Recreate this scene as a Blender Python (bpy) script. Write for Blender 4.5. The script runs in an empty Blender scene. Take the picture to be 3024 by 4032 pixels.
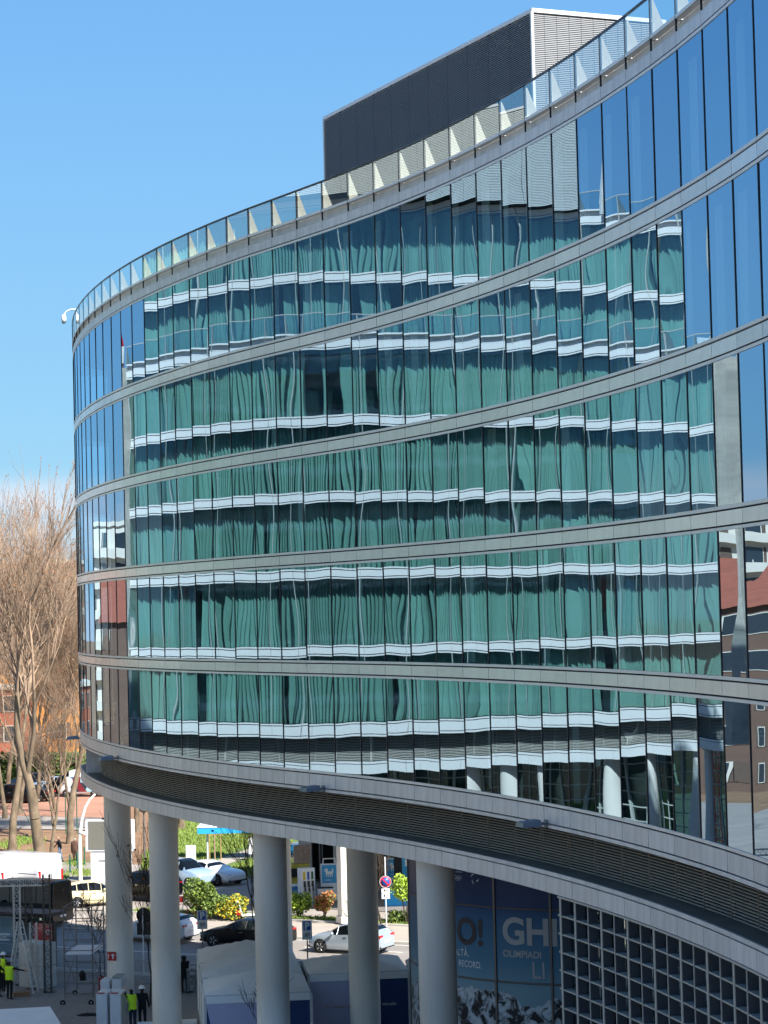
import bpy, bmesh, math, random
from mathutils import Vector, Matrix, noise
R = math.radians
rnd = random.Random(7)
SC = bpy.context.scene
COL = SC.collection

# ------------------------------------------------------------------ camera
EYE = Vector((0.0, 0.0, 16.647))
FOCAL, PITCH, ROLL = 9007.8, 0.0432597, -0.0250202      # pixels of a 3024 x 4032 picture, radians
PW, PH = 3024, 4032
cam = bpy.data.cameras.new('camera')
cam.lens = FOCAL / PH * 36.0
cam.sensor_width = 36.0
cam.sensor_fit = 'AUTO'
cam.clip_start, cam.clip_end = 0.5, 6000
camo = bpy.data.objects.new('camera', cam)
COL.objects.link(camo)
cp, sp, cr, sr = math.cos(PITCH), math.sin(PITCH), math.cos(ROLL), math.sin(ROLL)
h, fw, up = Vector((1, 0, 0)), Vector((0, cp, sp)), Vector((0, -sp, cp))
cx_ = (h * cr + up * sr).normalized()
cy_ = (up * cr - h * sr).normalized()
camo.matrix_world = Matrix(((cx_.x, cy_.x, -fw.x, EYE.x), (cx_.y, cy_.y, -fw.y, EYE.y), (cx_.z, cy_.z, -fw.z, EYE.z), (0, 0, 0, 1)))
SC.camera = camo

# ------------------------------------------------------------------ sky, sun, exposure
SUN_AZ = Vector((0.70, -0.714))          # horizontal direction towards the sun
SUN_EL = R(42)
world = bpy.data.worlds.new('World')
SC.world = world
world.use_nodes = True
wn = world.node_tree
bg = wn.nodes['Background']
sky = wn.nodes.new('ShaderNodeTexSky')
sky.sky_type = 'NISHITA'
sky.sun_disc = False
sky.sun_elevation = SUN_EL
sky.sun_rotation = math.atan2(SUN_AZ.x, SUN_AZ.y)
sky.air_density, sky.dust_density, sky.ozone_density = 1.0, 0.3, 2.5
sky.altitude = 200
geo = wn.nodes.new('ShaderNodeNewGeometry')
sep = wn.nodes.new('ShaderNodeSeparateXYZ')
wn.links.new(geo.outputs['Incoming'], sep.inputs[0])
elev = wn.nodes.new('ShaderNodeMath'); elev.operation = 'MULTIPLY'; elev.inputs[1].default_value = -1
wn.links.new(sep.outputs['Z'], elev.inputs[0])
def wmix(fac, a, b):
    mx = wn.nodes.new('ShaderNodeMix'); mx.data_type = 'RGBA'
    for s_, v_ in ((0, fac), (6, a), (7, b)):
        if isinstance(v_, (tuple, float)): mx.inputs[s_].default_value = v_
        else: wn.links.new(v_, mx.inputs[s_])
    return mx.outputs[2]
def wramp(src, stops):
    r_ = wn.nodes.new('ShaderNodeValToRGB')
    while len(r_.color_ramp.elements) < len(stops): r_.color_ramp.elements.new(0.5)
    for e_, (p_, v_) in zip(r_.color_ramp.elements, stops): e_.position, e_.color = p_, (v_, v_, v_, 1)
    r_.color_ramp.interpolation = 'EASE'
    wn.links.new(src, r_.inputs[0])
    return r_.outputs['Color']
hs = wn.nodes.new('ShaderNodeHueSaturation')
hs.inputs['Saturation'].default_value = 1.15
wn.links.new(sky.outputs[0], hs.inputs['Color'])
# pale spring haze near the horizon, thin low cumulus above it
blue = wn.nodes.new('ShaderNodeValToRGB')
while len(blue.color_ramp.elements) < 4: blue.color_ramp.elements.new(0.5)
for e_, (p_, v_) in zip(blue.color_ramp.elements, [(0.0, (.43, .80, 1.0)), (0.10, (.31, .66, 1.0)), (0.24, (.21, .54, 1.0)), (0.45, (.14, .45, .98))]): e_.position, e_.color = p_, (*v_, 1)
wn.links.new(elev.outputs[0], blue.inputs[0])
bsc = wn.nodes.new('ShaderNodeVectorMath'); bsc.operation = 'SCALE'; bsc.inputs['Scale'].default_value = 5.4
wn.links.new(blue.outputs['Color'], bsc.inputs[0])
c1 = wmix(wramp(elev.outputs[0], [(0.0, 0.95), (0.30, 0.8), (0.75, 0.0)]), hs.outputs[0], bsc.outputs[0])
cmap = wn.nodes.new('ShaderNodeMapping'); cmap.inputs['Scale'].default_value = (7, 7, 26); cmap.inputs['Location'].default_value = (1.3, 0.4, 0.0)
wn.links.new(geo.outputs['Incoming'], cmap.inputs['Vector'])
cn = wn.nodes.new('ShaderNodeTexNoise'); cn.inputs['Scale'].default_value = 1.0; cn.inputs['Detail'].default_value = 7
wn.links.new(cmap.outputs[0], cn.inputs['Vector'])
cm1 = wn.nodes.new('ShaderNodeMath'); cm1.operation = 'MULTIPLY'
wn.links.new(wramp(cn.outputs['Fac'], [(0.36, 0.0), (0.56, 0.9)]), cm1.inputs[0])
wn.links.new(wramp(elev.outputs[0], [(0.0, 0.9), (0.050, 0.9), (0.066, 0.0)]), cm1.inputs[1])
c2 = wmix(cm1.outputs[0], c1, (5.2, 5.3, 5.8, 1))
wn.links.new(c2, bg.inputs['Color'])
bg.inputs['Strength'].default_value = 0.08
sun = bpy.data.lights.new('sun', 'SUN')
sun.energy, sun.angle, sun.color = 5.0, R(0.5), (1.0, 0.95, 0.87)
suno = bpy.data.objects.new('sun', sun)
sdir = Vector((SUN_AZ.x * math.cos(SUN_EL), SUN_AZ.y * math.cos(SUN_EL), math.sin(SUN_EL))).normalized()
suno.rotation_euler = sdir.to_track_quat('Z', 'Y').to_euler()
suno.location = (60, -40, 90)
COL.objects.link(suno)
vs = SC.view_settings
SC.display_settings.display_device = 'sRGB'
vs.view_transform, vs.look, vs.exposure, vs.gamma, vs.use_curve_mapping = 'Standard', 'None', 1.1, 1.0, False
SC.render.engine = 'CYCLES'
cy = SC.cycles
cy.max_bounces, cy.diffuse_bounces, cy.glossy_bounces, cy.transparent_max_bounces, cy.transmission_bounces = 9, 3, 5, 12, 4
cy.caustics_reflective = True
cy.blur_glossy = 0.0
cy.caustics_refractive = False
cy.sample_clamp_indirect = 6.0

# ------------------------------------------------------------------ helpers
def lin(c):
    return tuple(((v / 12.92) if v <= 0.04045 else ((v + 0.055) / 1.055) ** 2.4) for v in c)

def hexc(s):
    s = s.lstrip('#')
    return lin(tuple(int(s[i:i + 2], 16) / 255 for i in (0, 2, 4)))

def mat(name, color, rough=0.6, metal=0.0, var=0.12, scale=4.0, bump=0.0, bscale=None, spec=0.5, coat=0.0, stretch=None, orand=0.0):
    m = bpy.data.materials.new(name)
    m.use_nodes = True
    nt = m.node_tree
    b = nt.nodes['Principled BSDF']
    b.inputs['Roughness'].default_value = rough
    b.inputs['Metallic'].default_value = metal
    b.inputs['Specular IOR Level'].default_value = spec
    if coat:
        b.inputs['Coat Weight'].default_value = coat
        b.inputs['Coat Roughness'].default_value = 0.04
    tc = nt.nodes.new('ShaderNodeTexCoord')
    src = tc.outputs['Object']
    if stretch:
        mp = nt.nodes.new('ShaderNodeMapping')
        mp.inputs['Scale'].default_value = stretch
        nt.links.new(src, mp.inputs['Vector'])
        src = mp.outputs['Vector']
    if var > 0:
        nz = nt.nodes.new('ShaderNodeTexNoise')
        nz.inputs['Scale'].default_value = scale
        nz.inputs['Detail'].default_value = 6
        nz.inputs['Roughness'].default_value = 0.65
        nt.links.new(src, nz.inputs['Vector'])
        rp = nt.nodes.new('ShaderNodeValToRGB')
        rp.color_ramp.elements[0].position, rp.color_ramp.elements[1].position = 0.28, 0.72
        rp.color_ramp.elements[0].color = (*[c * (1 - var) for c in color], 1)
        rp.color_ramp.elements[1].color = (*[min(1, c * (1 + var)) for c in color], 1)
        nt.links.new(nz.outputs['Fac'], rp.inputs['Fac'])
        nt.links.new(rp.outputs['Color'], b.inputs['Base Color'])
    else:
        b.inputs['Base Color'].default_value = (*color, 1)
    if bump:
        nb = nt.nodes.new('ShaderNodeTexNoise')
        nb.inputs['Scale'].default_value = bscale or scale * 3
        nb.inputs['Detail'].default_value = 4
        nt.links.new(src, nb.inputs['Vector'])
        bp = nt.nodes.new('ShaderNodeBump')
        bp.inputs['Strength'].default_value = bump
        bp.inputs['Distance'].default_value = 0.02
        nt.links.new(nb.outputs['Fac'], bp.inputs['Height'])
        nt.links.new(bp.outputs['Normal'], b.inputs['Normal'])
    if orand:       # every panel has its own slightly different tone
        oi = nt.nodes.new('ShaderNodeObjectInfo')
        mr = nt.nodes.new('ShaderNodeMapRange'); mr.inputs['To Min'].default_value, mr.inputs['To Max'].default_value = 1 - orand, 1 + orand
        nt.links.new(oi.outputs['Random'], mr.inputs['Value'])
        sc_ = nt.nodes.new('ShaderNodeVectorMath'); sc_.operation = 'SCALE'
        if b.inputs['Base Color'].is_linked: nt.links.new(b.inputs['Base Color'].links[0].from_socket, sc_.inputs[0])
        else: sc_.inputs[0].default_value = color
        nt.links.new(mr.outputs[0], sc_.inputs['Scale'])
        nt.links.new(sc_.outputs[0], b.inputs['Base Color'])
    return m

class MB:
    """collects simple solids and links them as ONE mesh object"""
    def __init__(s):
        s.v, s.f, s.m, s.sm = [], [], [], []
    def add(s, vs, fs, m=0, smooth=False):
        o = len(s.v)
        s.v += [tuple(v) for v in vs]
        for f in fs:
            s.f.append(tuple(i + o for i in f)); s.m.append(m); s.sm.append(smooth)
        return s
    def box(s, x0, x1, y0, y1, z0, z1, m=0):
        return s.add([(x0, y0, z0), (x1, y0, z0), (x1, y1, z0), (x0, y1, z0), (x0, y0, z1), (x1, y0, z1), (x1, y1, z1), (x0, y1, z1)],
                     [(0, 3, 2, 1), (4, 5, 6, 7), (0, 1, 5, 4), (1, 2, 6, 5), (2, 3, 7, 6), (3, 0, 4, 7)], m)
    def prism(s, poly, z0, z1, m=0, mtop=None):
        n = len(poly)
        a = sum(poly[i][0] * poly[(i + 1) % n][1] - poly[(i + 1) % n][0] * poly[i][1] for i in range(n))
        if a < 0: poly = poly[::-1]
        vs = [(p[0], p[1], z0) for p in poly] + [(p[0], p[1], z1) for p in poly]
        s.add(vs, [(i, (i + 1) % n, n + (i + 1) % n, n + i) for i in range(n)] + [tuple(range(n - 1, -1, -1))], m)
        return s.add([(p[0], p[1], z1) for p in poly], [tuple(range(n))], m if mtop is None else mtop)
    def tube(s, p0, p1, r0, r1=None, n=8, m=0, caps=True, smooth=True):
        p0, p1 = Vector(p0), Vector(p1)
        r1 = r0 if r1 is None else r1
        d = (p1 - p0)
        if d.length < 1e-6: return s
        d.normalize()
        a = d.cross(Vector((0, 0, 1)) if abs(d.z) < 0.9 else Vector((1, 0, 0))).normalized()
        b = d.cross(a)
        vs = []
        for p, r in ((p0, r0), (p1, r1)):
            for i in range(n):
                t = 2 * math.pi * i / n
                vs.append(p + (a * math.cos(t) + b * math.sin(t)) * r)
        s.add(vs, [(i, (i + 1) % n, n + (i + 1) % n, n + i)[::-1] for i in range(n)], m, smooth)
        if caps:
            s.add(vs[:n], [tuple(range(n))], m); s.add(vs[n:], [tuple(range(n - 1, -1, -1))], m)
        return s
    def path(s, pts, r, n=8, m=0):
        for a, b in zip(pts, pts[1:]):
            s.tube(a, b, r, r, n, m)
        return s
    def lathe(s, prof, n=24, m=0, c=(0, 0, 0), smooth=True):
        vs = []
        for r, z in prof:
            for i in range(n):
                t = 2 * math.pi * i / n
                vs.append((c[0] + r * math.cos(t), c[1] + r * math.sin(t), c[2] + z))
        fs = []
        for j in range(len(prof) - 1):
            for i in range(n):
                fs.append((j * n + i, j * n + (i + 1) % n, (j + 1) * n + (i + 1) % n, (j + 1) * n + i))
        return s.add(vs, fs, m, smooth)
    def sphere(s, c, r, n=12, k=8, m=0, sz=1.0):
        prof = [(max(1e-4, r * math.sin(math.pi * j / k)), -r * sz * math.cos(math.pi * j / k)) for j in range(k + 1)]
        return s.lathe(prof, n, m, c)
    def mesh(s, name, mats):
        me = bpy.data.meshes.new(name)
        me.from_pydata(s.v, [], s.f)
        for mt in (mats if isinstance(mats, (list, tuple)) else [mats]):
            me.materials.append(mt)
        me.polygons.foreach_set('material_index', s.m)
        me.polygons.foreach_set('use_smooth', s.sm)
        me.update()
        return me
    def build(s, name, mats, parent=None, loc=(0, 0, 0), rz=0.0, rot=None):
        return inst(name, s.mesh(name, mats), parent, loc, rz, rot)

def inst(name, me, parent=None, loc=(0, 0, 0), rz=0.0, rot=None, scale=None):
    o = bpy.data.objects.new(name, me)
    COL.objects.link(o)
    o.location = loc
    o.rotation_euler = rot if rot else (0, 0, rz)
    if scale: o.scale = scale
    if parent: o.parent = parent
    return o

def tag(o, label=None, cat=None, group=None, kind=None):
    if label: o['label'] = label
    if cat: o['category'] = cat
    if group: o['group'] = group
    if kind: o['kind'] = kind
    return o

def thing(name, label, cat, loc=(0, 0, 0), rz=0.0, group=None):
    o = bpy.data.objects.new(name, None)
    COL.objects.link(o)
    o.location = loc
    o.rotation_euler = (0, 0, rz)
    return tag(o, label, cat, group)

def copy_tree(o, parent=None):
    c = o.copy()
    COL.objects.link(c)
    if parent: c.parent = parent
    for ch in list(o.children): copy_tree(ch, c)
    return c

def ground(px, py, z=0.0):
    """the point of the level z seen at a pixel of the photograph"""
    dx, dy = px - PW / 2, py - PH / 2
    u, v = cr * dx + sr * dy, -sr * dx + cr * dy
    d = Vector((u, cp * FOCAL + sp * v, sp * FOCAL - cp * v))
    t = (z - EYE.z) / d.z
    return Vector((d.x * t, d.y * t, z))

def at_depth(px, py, Y):
    dx, dy = px - PW / 2, py - PH / 2
    u, v = cr * dx + sr * dy, -sr * dx + cr * dy
    d = Vector((u, cp * FOCAL + sp * v, sp * FOCAL - cp * v))
    return EYE + d * (Y / d.y)

def text_mesh(s, size, depth=0.0, offset=0.0, align='LEFT', scalex=1.0):
    cu = bpy.data.curves.new('lettering', 'FONT')
    cu.body, cu.size, cu.extrude, cu.offset = s, size, depth, offset
    cu.align_x = align
    o = bpy.data.objects.new('lettering', cu)
    COL.objects.link(o)
    me = bpy.data.meshes.new_from_object(o.evaluated_get(bpy.context.evaluated_depsgraph_get()))
    bpy.data.objects.remove(o)
    if scalex != 1.0:
        for v in me.vertices: v.co.x *= scalex
    return me
# ------------------------------------------------------------------ materials of the buildings
M = {}
M['alu'] = mat('brushed_grey_aluminium', hexc('d3d4d4'), 0.27, 0.45, 0.08, 2.0, stretch=(1, 1, 0.25), orand=0.07)
M['alu_dirty'] = mat('weathered_aluminium', hexc('c6c7c8'), 0.42, 0.2, 0.2, 2.4, stretch=(1, 1, 0.18), orand=0.07)
M['alu_strip'] = mat('pale_aluminium_strip', hexc('d6d7d6'), 0.42, 0.3, 0.05, 3.0)
M['mull'] = mat('dark_anodised_mullion', hexc('23252c'), 0.35, 0.4, 0.08, 3.0)
M['joint'] = mat('black_joint', (0.008, 0.008, 0.01), 0.9, 0, 0.0)
M['slat'] = mat('louvre_metal', hexc('b8b0a2'), 0.5, 0.05, 0.1, 3.0)
M['louvre_post'] = mat('louvre_post_metal', hexc('6d655b'), 0.5, 0.1, 0.1, 3.0)
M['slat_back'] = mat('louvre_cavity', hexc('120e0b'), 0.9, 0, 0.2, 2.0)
M['ledge'] = mat('ledge_sheet', hexc('6c6a64'), 0.55, 0.1, 0.25, 0.7, bump=0.1)
M['conc'] = mat('painted_concrete', hexc('dbd4c8'), 0.7, 0, 0.09, 1.1, bump=0.08, bscale=40, stretch=(1, 1, .22))
M['conc_raw'] = mat('raw_concrete', hexc('b3aca0'), 0.85, 0, 0.2, 3.0, bump=0.2, bscale=20)
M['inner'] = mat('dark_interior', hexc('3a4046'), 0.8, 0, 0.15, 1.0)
M['roof'] = mat('roof_membrane', hexc('8d8d8a'), 0.9, 0, 0.15, 0.5)
M['white_metal'] = mat('white_coated_metal', hexc('dcdfe2'), 0.4, 0.0, 0.04, 3.0)
M['cream'] = mat('cream_bracket', hexc('a09c93'), 0.6, 0, 0.1, 4.0)
M['curtain'] = mat('sheer_curtain', hexc('cfd3cc'), 0.9, 0, 0.05, 2.0, orand=0.16)

def glass_mat(name, refl, tint, f0=0.0, rough=0.0):
    m = bpy.data.materials.new(name)
    m.use_nodes = True
    nt = m.node_tree
    nt.nodes.remove(nt.nodes['Principled BSDF'])
    out = nt.nodes['Material Output']
    tr = nt.nodes.new('ShaderNodeBsdfTransparent'); tr.inputs[0].default_value = (*tint, 1)
    gl = nt.nodes.new('ShaderNodeBsdfGlossy'); gl.inputs['Color'].default_value = (*refl, 1); gl.inputs['Roughness'].default_value = rough
    lw = nt.nodes.new('ShaderNodeLayerWeight'); lw.inputs['Blend'].default_value = 0.5
    pw = nt.nodes.new('ShaderNodeMath'); pw.operation = 'POWER'; pw.inputs[1].default_value = 3.5
    mr = nt.nodes.new('ShaderNodeMapRange'); mr.inputs['To Min'].default_value = f0; mr.inputs['To Max'].default_value = 0.97
    mx = nt.nodes.new('ShaderNodeMixShader')
    nt.links.new(lw.outputs['Facing'], pw.inputs[0]); nt.links.new(pw.outputs[0], mr.inputs['Value'])
    nt.links.new(mr.outputs[0], mx.inputs[0])
    nt.links.new(tr.outputs[0], mx.inputs[1]); nt.links.new(gl.outputs[0], mx.inputs[2])
    nt.links.new(mx.outputs[0], out.inputs['Surface'])
    return m
M['glass'] = glass_mat('coated_facade_glass', (0.53, 0.75, 0.95), (0.58, 0.74, 0.74), 0.42)
M['glass_twin'] = glass_mat('tinted_room_glass', (0.8, 0.9, 0.95), (0.50, 0.73, 0.68), 0.20, 0.03)
M['glass_clear'] = glass_mat('clear_parapet_glass', (0.8, 0.9, 0.9), (0.78, 0.87, 0.87), 0.28)

# ------------------------------------------------------------------ the curved glass building
W = 1.79                                     # width of one facade panel
ZG = 9.3                                     # panel widths from the ground up to the eye
def Z(zw): return (zw + ZG) * W
TH = [-76.65, -75.48, -74.32, -73.13, -71.91, -70.68, -69.47, -68.31, -67.18, -66.06, -64.92, -63.72, -62.45, -61.21, -60.24, -59.84, -60.17, -61.13, -62.47, -63.95, -65.41, -66.81, -68.15, -69.46, -70.76, -72.06, -73.35, -74.64, -75.91, -77.18, -78.48, -79.83, -81.13]
K0, K1 = -8, 42
th = {k: R(TH[k]) for k in range(33)}
for k in range(-1, K0 - 1, -1): th[k] = th[k + 1] - R(1.25 if k > -5 else 9)
for k in range(33, K1): th[k] = th[k - 1] - R(1.3)
P = {0: Vector((-7.4968, 56.9086))}
for k in range(1, K1 + 1): P[k] = P[k - 1] + Vector((math.cos(th[k - 1]), math.sin(th[k - 1])))
for k in range(-1, K0 - 1, -1): P[k] = P[k + 1] - Vector((math.cos(th[k]), math.sin(th[k])))

RT, GB, R1, R2 = 7.831, 7.315, 7.115, 6.929            # parapet rail, parapet sill, roof band
BANDS = [(5.108, 4.919), (3.098, 2.909), (1.088, 0.899), (-0.922, -1.112)]
FA, FB, FC = -2.932, -3.189, -3.25                      # lower edge of the glazing, its fascia
LT, LL, LB = -3.887, -3.954, -4.199                     # ledge and the fascia under the louvres
INSET = 0.385

def offset_pts(P, th, ks, d):
    """facade points moved d inwards (towards the back of the building)"""
    out = []
    for k in ks:
        a = th[k] if k in th else th[k - 1]
        b = th[k - 1] if (k - 1) in th else a
        m = (a + b) / 2
        n = Vector((-math.sin(m), math.cos(m)))
        out.append(P[k] + n * d)
    return out

def pane_meshes(w, hgt, material, count, amp, name='window_pane', nx=6, nz=9):
    """slightly bowed sheets of glass: reflections bend in them as in real toughened panes"""
    ms = []
    for i in range(count):
        a, b = rnd.uniform(-1, 1), rnd.uniform(-1, 1)
        p1, p2, p3 = (rnd.uniform(0, 6.28) for _ in range(3))
        q = rnd.uniform(0.5, 1.2)
        mb = MB(); vs = []; fs = []
        for j in range(nz + 1):
            for k in range(nx + 1):
                x, z = k / nx, j / nz
                bow = amp * (0.8 * a * (1 - (2 * x - 1) ** 2) * (1 - 0.4 * (2 * z - 1) ** 2) + 0.5 * b * math.sin(math.pi * x + p1) * math.cos(q * 3.1 * z + p2) + 0.22 * math.sin(6.0 * z * q + p3) * math.sin(4.2 * x + p2))
                vs.append((x * w, bow, z * hgt))
        for j in range(nz):
            for k in range(nx):
                o = j * (nx + 1) + k
                fs.append((o, o + 1, o + nx + 2, o + nx + 1))
        mb.add(vs, fs, 0, True)
        ms.append(mb.mesh(name, material))
    return ms

def block(root, P, th, k0, k1, opts, low=True, BANDS=BANDS, RT=RT, GB=GB, R1=R1, R2=R2, gh=BANDS[0][1] - 0.05 - (BANDS[1][0] + 0.055)):
    """glazed floors, bands, parapet, louvred ledge; every pane, panel and post is a part"""
    g = 0.012 * W
    panes = pane_meshes(W * 0.985, gh * W, opts.get('glass', M['glass']), 12, opts.get('amp', 0.0034))
    def boxmesh(name, x0, x1, y0, y1, z0, z1, m):
        return MB().box(x0 * W, x1 * W, y0 * W, y1 * W, z0 * W, z1 * W).mesh(name, m)
    A = opts.get('alu', M['alu']); AD = opts.get('alu_dirty', M['alu_dirty']); ST = opts.get('strip', M['alu_strip'])
    band_h = BANDS[0][0] - BANDS[0][1]
    me_band = boxmesh('spandrel_panel', .008, .992, 0, .03, -band_h + .012, -.012, A)
    me_roof = boxmesh('roof_band_panel', .008, .992, 0, .03, R2 - R1 + .012, -.012, AD)
    me_fas = boxmesh('fascia_panel', .008, .992, 0, .03, FB - FA + .010, -.012, AD)
    me_low = boxmesh('lower_fascia_panel', .008, .992, 0, .03, LB - LL, -.008, AD)
    me_s1 = boxmesh('sill_strip', .004, .996, -.004, .03, .010, .052, ST)
    me_s2 = boxmesh('head_strip', .004, .996, -.004, .03, -.048, -.010, ST)
    me_s3 = boxmesh('drip_strip', .004, .996, 0, .05, FC - FB, -.010, AD)
    me_s4 = boxmesh('ledge_lip', .004, .996, 0, .04, .010, LT - LL, AD)
    me_mul = boxmesh('mullion', -.0075, .0075, -.003, .03, 0, gh, opts.get('mull', M['mull']))
    me_gl2 = pane_meshes(W * 0.97, (RT - GB - .03) * W, M['glass_clear'], 3, 0.001, 'parapet_pane', 2, 2)
    me_post = boxmesh('parapet_post', -.008, .008, -.006, .02, 0, RT - R1, opts.get('mull', M['mull']))
    me_rail = boxmesh('parapet_rail', 0, 1.0, -.010, .03, -.018, .008, opts.get('mull', M['mull']))
    me_sill = boxmesh('parapet_sill', .016, .984, -.01, .11, -.045, 0, ST)
    me_rec = boxmesh('parapet_upstand', 0, 1.0, .10, .12, R1 - GB + .005, -.05, AD)
    fin = MB(); t = .012 * W
    pr = [(0.03, 0.01), (.22, 0.01), (.22, .06), (.05, RT - GB - .05), (0.03, RT - GB - .05)]
    v = [(-t, y * W, z * W) for y, z in pr] + [(t, y * W, z * W) for y, z in pr]
    n = len(pr)
    fin.add(v, [tuple(range(n - 1, -1, -1)), tuple(range(n, 2 * n))] + [(i, (i + 1) % n, n + (i + 1) % n, n + i) for i in range(n)])
    me_fin = fin.mesh('parapet_bracket', M['cream'])
    tops = [R2 - .05] + [b[1] - .05 for b in BANDS]
    for k in range(k0, k1):
        p, a = P[k], th[k]
        def put(name, me, zw, dx=0.0, dy=0.0, extra=None):
            q = p + Vector((math.cos(a), math.sin(a))) * dx + Vector((-math.sin(a), math.cos(a))) * dy
            rot = (extra[0], 0, a + extra[1]) if extra else (0, 0, a)
            return inst(name, me, root, (q.x * W, q.y * W, Z(zw)), rot=rot)
        for zt in tops:
            put('window_pane', rnd.choice(panes), zt - gh, .0075, .008, (rnd.gauss(0, .0006), rnd.gauss(0, .0015)))
        for zu, zl in BANDS:
            put('spandrel_panel', me_band, zu); put('sill_strip', me_s1, zu); put('head_strip', me_s2, zl)
        put('roof_band_panel', me_roof, R1); put('head_strip', me_s2, R2)
        if low:
            put('sill_strip', me_s1, FA); put('fascia_panel', me_fas, FA); put('drip_strip', me_s3, FB)
            put('lower_fascia_panel', me_low, LL); put('ledge_lip', me_s4, LL)
        put('parapet_pane', rnd.choice(me_gl2), GB, .015, 0.0)
        put('parapet_rail', me_rail, RT); put('parapet_sill', me_sill, GB); put('parapet_upstand', me_rec, GB)
    for k in range(k0, k1 + 1):
        a = th[k] if k in th else th[k - 1]
        b = th[k - 1] if (k - 1) in th else a
        m = (a + b) / 2
        for zt in tops:
            inst('mullion', me_mul, root, (P[k].x * W, P[k].y * W, Z(zt - gh)), m)
        inst('parapet_post', me_post, root, (P[k].x * W, P[k].y * W, Z(R1)), m)
        inst('parapet_bracket', me_fin, root, (P[k].x * W, P[k].y * W, Z(GB)), m)

def shell(root, P, th, k0, k1, back, opts):
    """solid core, slabs, backing of the bands, louvre cavity"""
    ks = range(k0, k1 + 1)
    def poly(d): return [(v.x * W, v.y * W) for v in offset_pts(P, th, ks, d)] + [(x * W, y * W) for x, y in back]
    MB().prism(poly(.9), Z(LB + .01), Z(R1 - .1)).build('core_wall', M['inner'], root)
    MB().prism(poly(.13), Z(R1 - .06), Z(R1 - .02), 0).build('roof_slab', M['roof'], root)
    MB().prism(poly(.035), Z(LB), Z(LT)).build('ledge_slab', M['ledge'], root)
    MB().prism(poly(.055), Z(FC + .01), Z(FA - .02)).build('floor_slab', M['joint'], root)
    for zu, zl in BANDS + [(R1 - .005, R2)]:
        MB().prism(poly(.032), Z(zl - .045), Z(zu + .045 if zu < 7 else zu)).build('floor_slab', M['joint'], root)
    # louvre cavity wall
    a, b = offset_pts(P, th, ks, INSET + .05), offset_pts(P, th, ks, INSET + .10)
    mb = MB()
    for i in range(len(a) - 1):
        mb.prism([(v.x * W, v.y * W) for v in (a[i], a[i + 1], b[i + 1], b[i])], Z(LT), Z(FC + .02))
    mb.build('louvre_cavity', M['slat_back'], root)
    # slats
    NS = 15
    pitch = (FC - .02 - LT) / NS
    sl = []
    lo = opts.get('louvre_from', k0)
    q = offset_pts(P, th, ks, INSET)
    qd = {k: q[i] for i, k in enumerate(ks)}
    lens = {}
    for k in range(lo, k1):
        d = qd[k + 1] - qd[k]
        for j in range(NS): sl.append((k, j))
    sl.sort(key=lambda s: -s[0] if s[0] <= 33 else 100)
    own = opts.get('slats', 300)
    rest = MB()
    smat = opts.get('slat', M['slat'])
    sm = MB()
    sv = [(.012, -.016, -.004), (.012, .008, .003), (.012, .008, .007), (.012, -.016, .001)]
    if opts.get('wide'): sv = [(.012, -.026, -.010), (.012, .012, .006), (.012, .012, .012), (.012, -.026, -.002)]
    vs = [(x * W, y * W, z * W) for x, y, z in sv] + [((1 - x) * W, y * W, z * W) for x, y, z in sv]
    fs = [(0, 1, 2, 3), (7, 6, 5, 4), (0, 4, 5, 1), (1, 5, 6, 2), (2, 6, 7, 3), (3, 7, 4, 0)]
    me_sl = MB().add(vs, [f[::-1] for f in fs]).mesh('louvre_slat', smat)
    for i, (k, j) in enumerate(sl):
        d = qd[k + 1] - qd[k]
        ang = math.atan2(d.y, d.x); L = d.length
        z = Z(LT + (j + .5) * pitch)
        if i < own:
            inst('louvre_slat', me_sl, root, (qd[k].x * W, qd[k].y * W, z), ang, scale=(L, 1, 1))
        else:
            mm = Matrix.Translation((qd[k].x * W, qd[k].y * W, z)) @ Matrix.Rotation(ang, 4, 'Z') @ Matrix.Diagonal((L, 1, 1, 1))
            rest.add([mm @ Vector(v) for v in vs], [f[::-1] for f in fs])
    if rest.v: tag(rest.build('louvre_slat', smat, root), kind='stuff')
    mp = MB().box(-.007 * W, .007 * W, -.02 * W, .02 * W, 0, (FC - LT) * W).mesh('louvre_post', opts.get('slat', M['louvre_post']))
    for k in range(lo, k1 + 1):
        m = th[k] if k in th else th[k - 1]
        inst('louvre_post', mp, root, (qd[k].x * W, qd[k].y * W, Z(LT)), m)

office = thing('office_building', 'curved glass office building with grey metal bands on round concrete columns', 'building')
BACK = [(17, 8), (15, 30), (10.6, 43.5), (7.0, 50.2), (3.2, 56.1), (-0.4, 60.8), (-3.6, 63.6)]  # unseen rear outline, shaped to set where the roof's shadow ends on the road
block(office, P, th, K0, K1, {})
shell(office, P, th, K0, K1, BACK, {'louvre_from': -1})
# end plate that closes the louvred recess
q0, q1 = offset_pts(P, th, [-1], .04)[0], offset_pts(P, th, [-1], INSET + .05)[0]
d = (q1 - q0); an = math.atan2(d.y, d.x)
MB().box(0, d.length * W, -.05, .05, 0, (FC - LT) * W).build('recess_end_plate', M['alu_dirty'], office, (q0.x * W, q0.y * W, Z(LT)), an)

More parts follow.
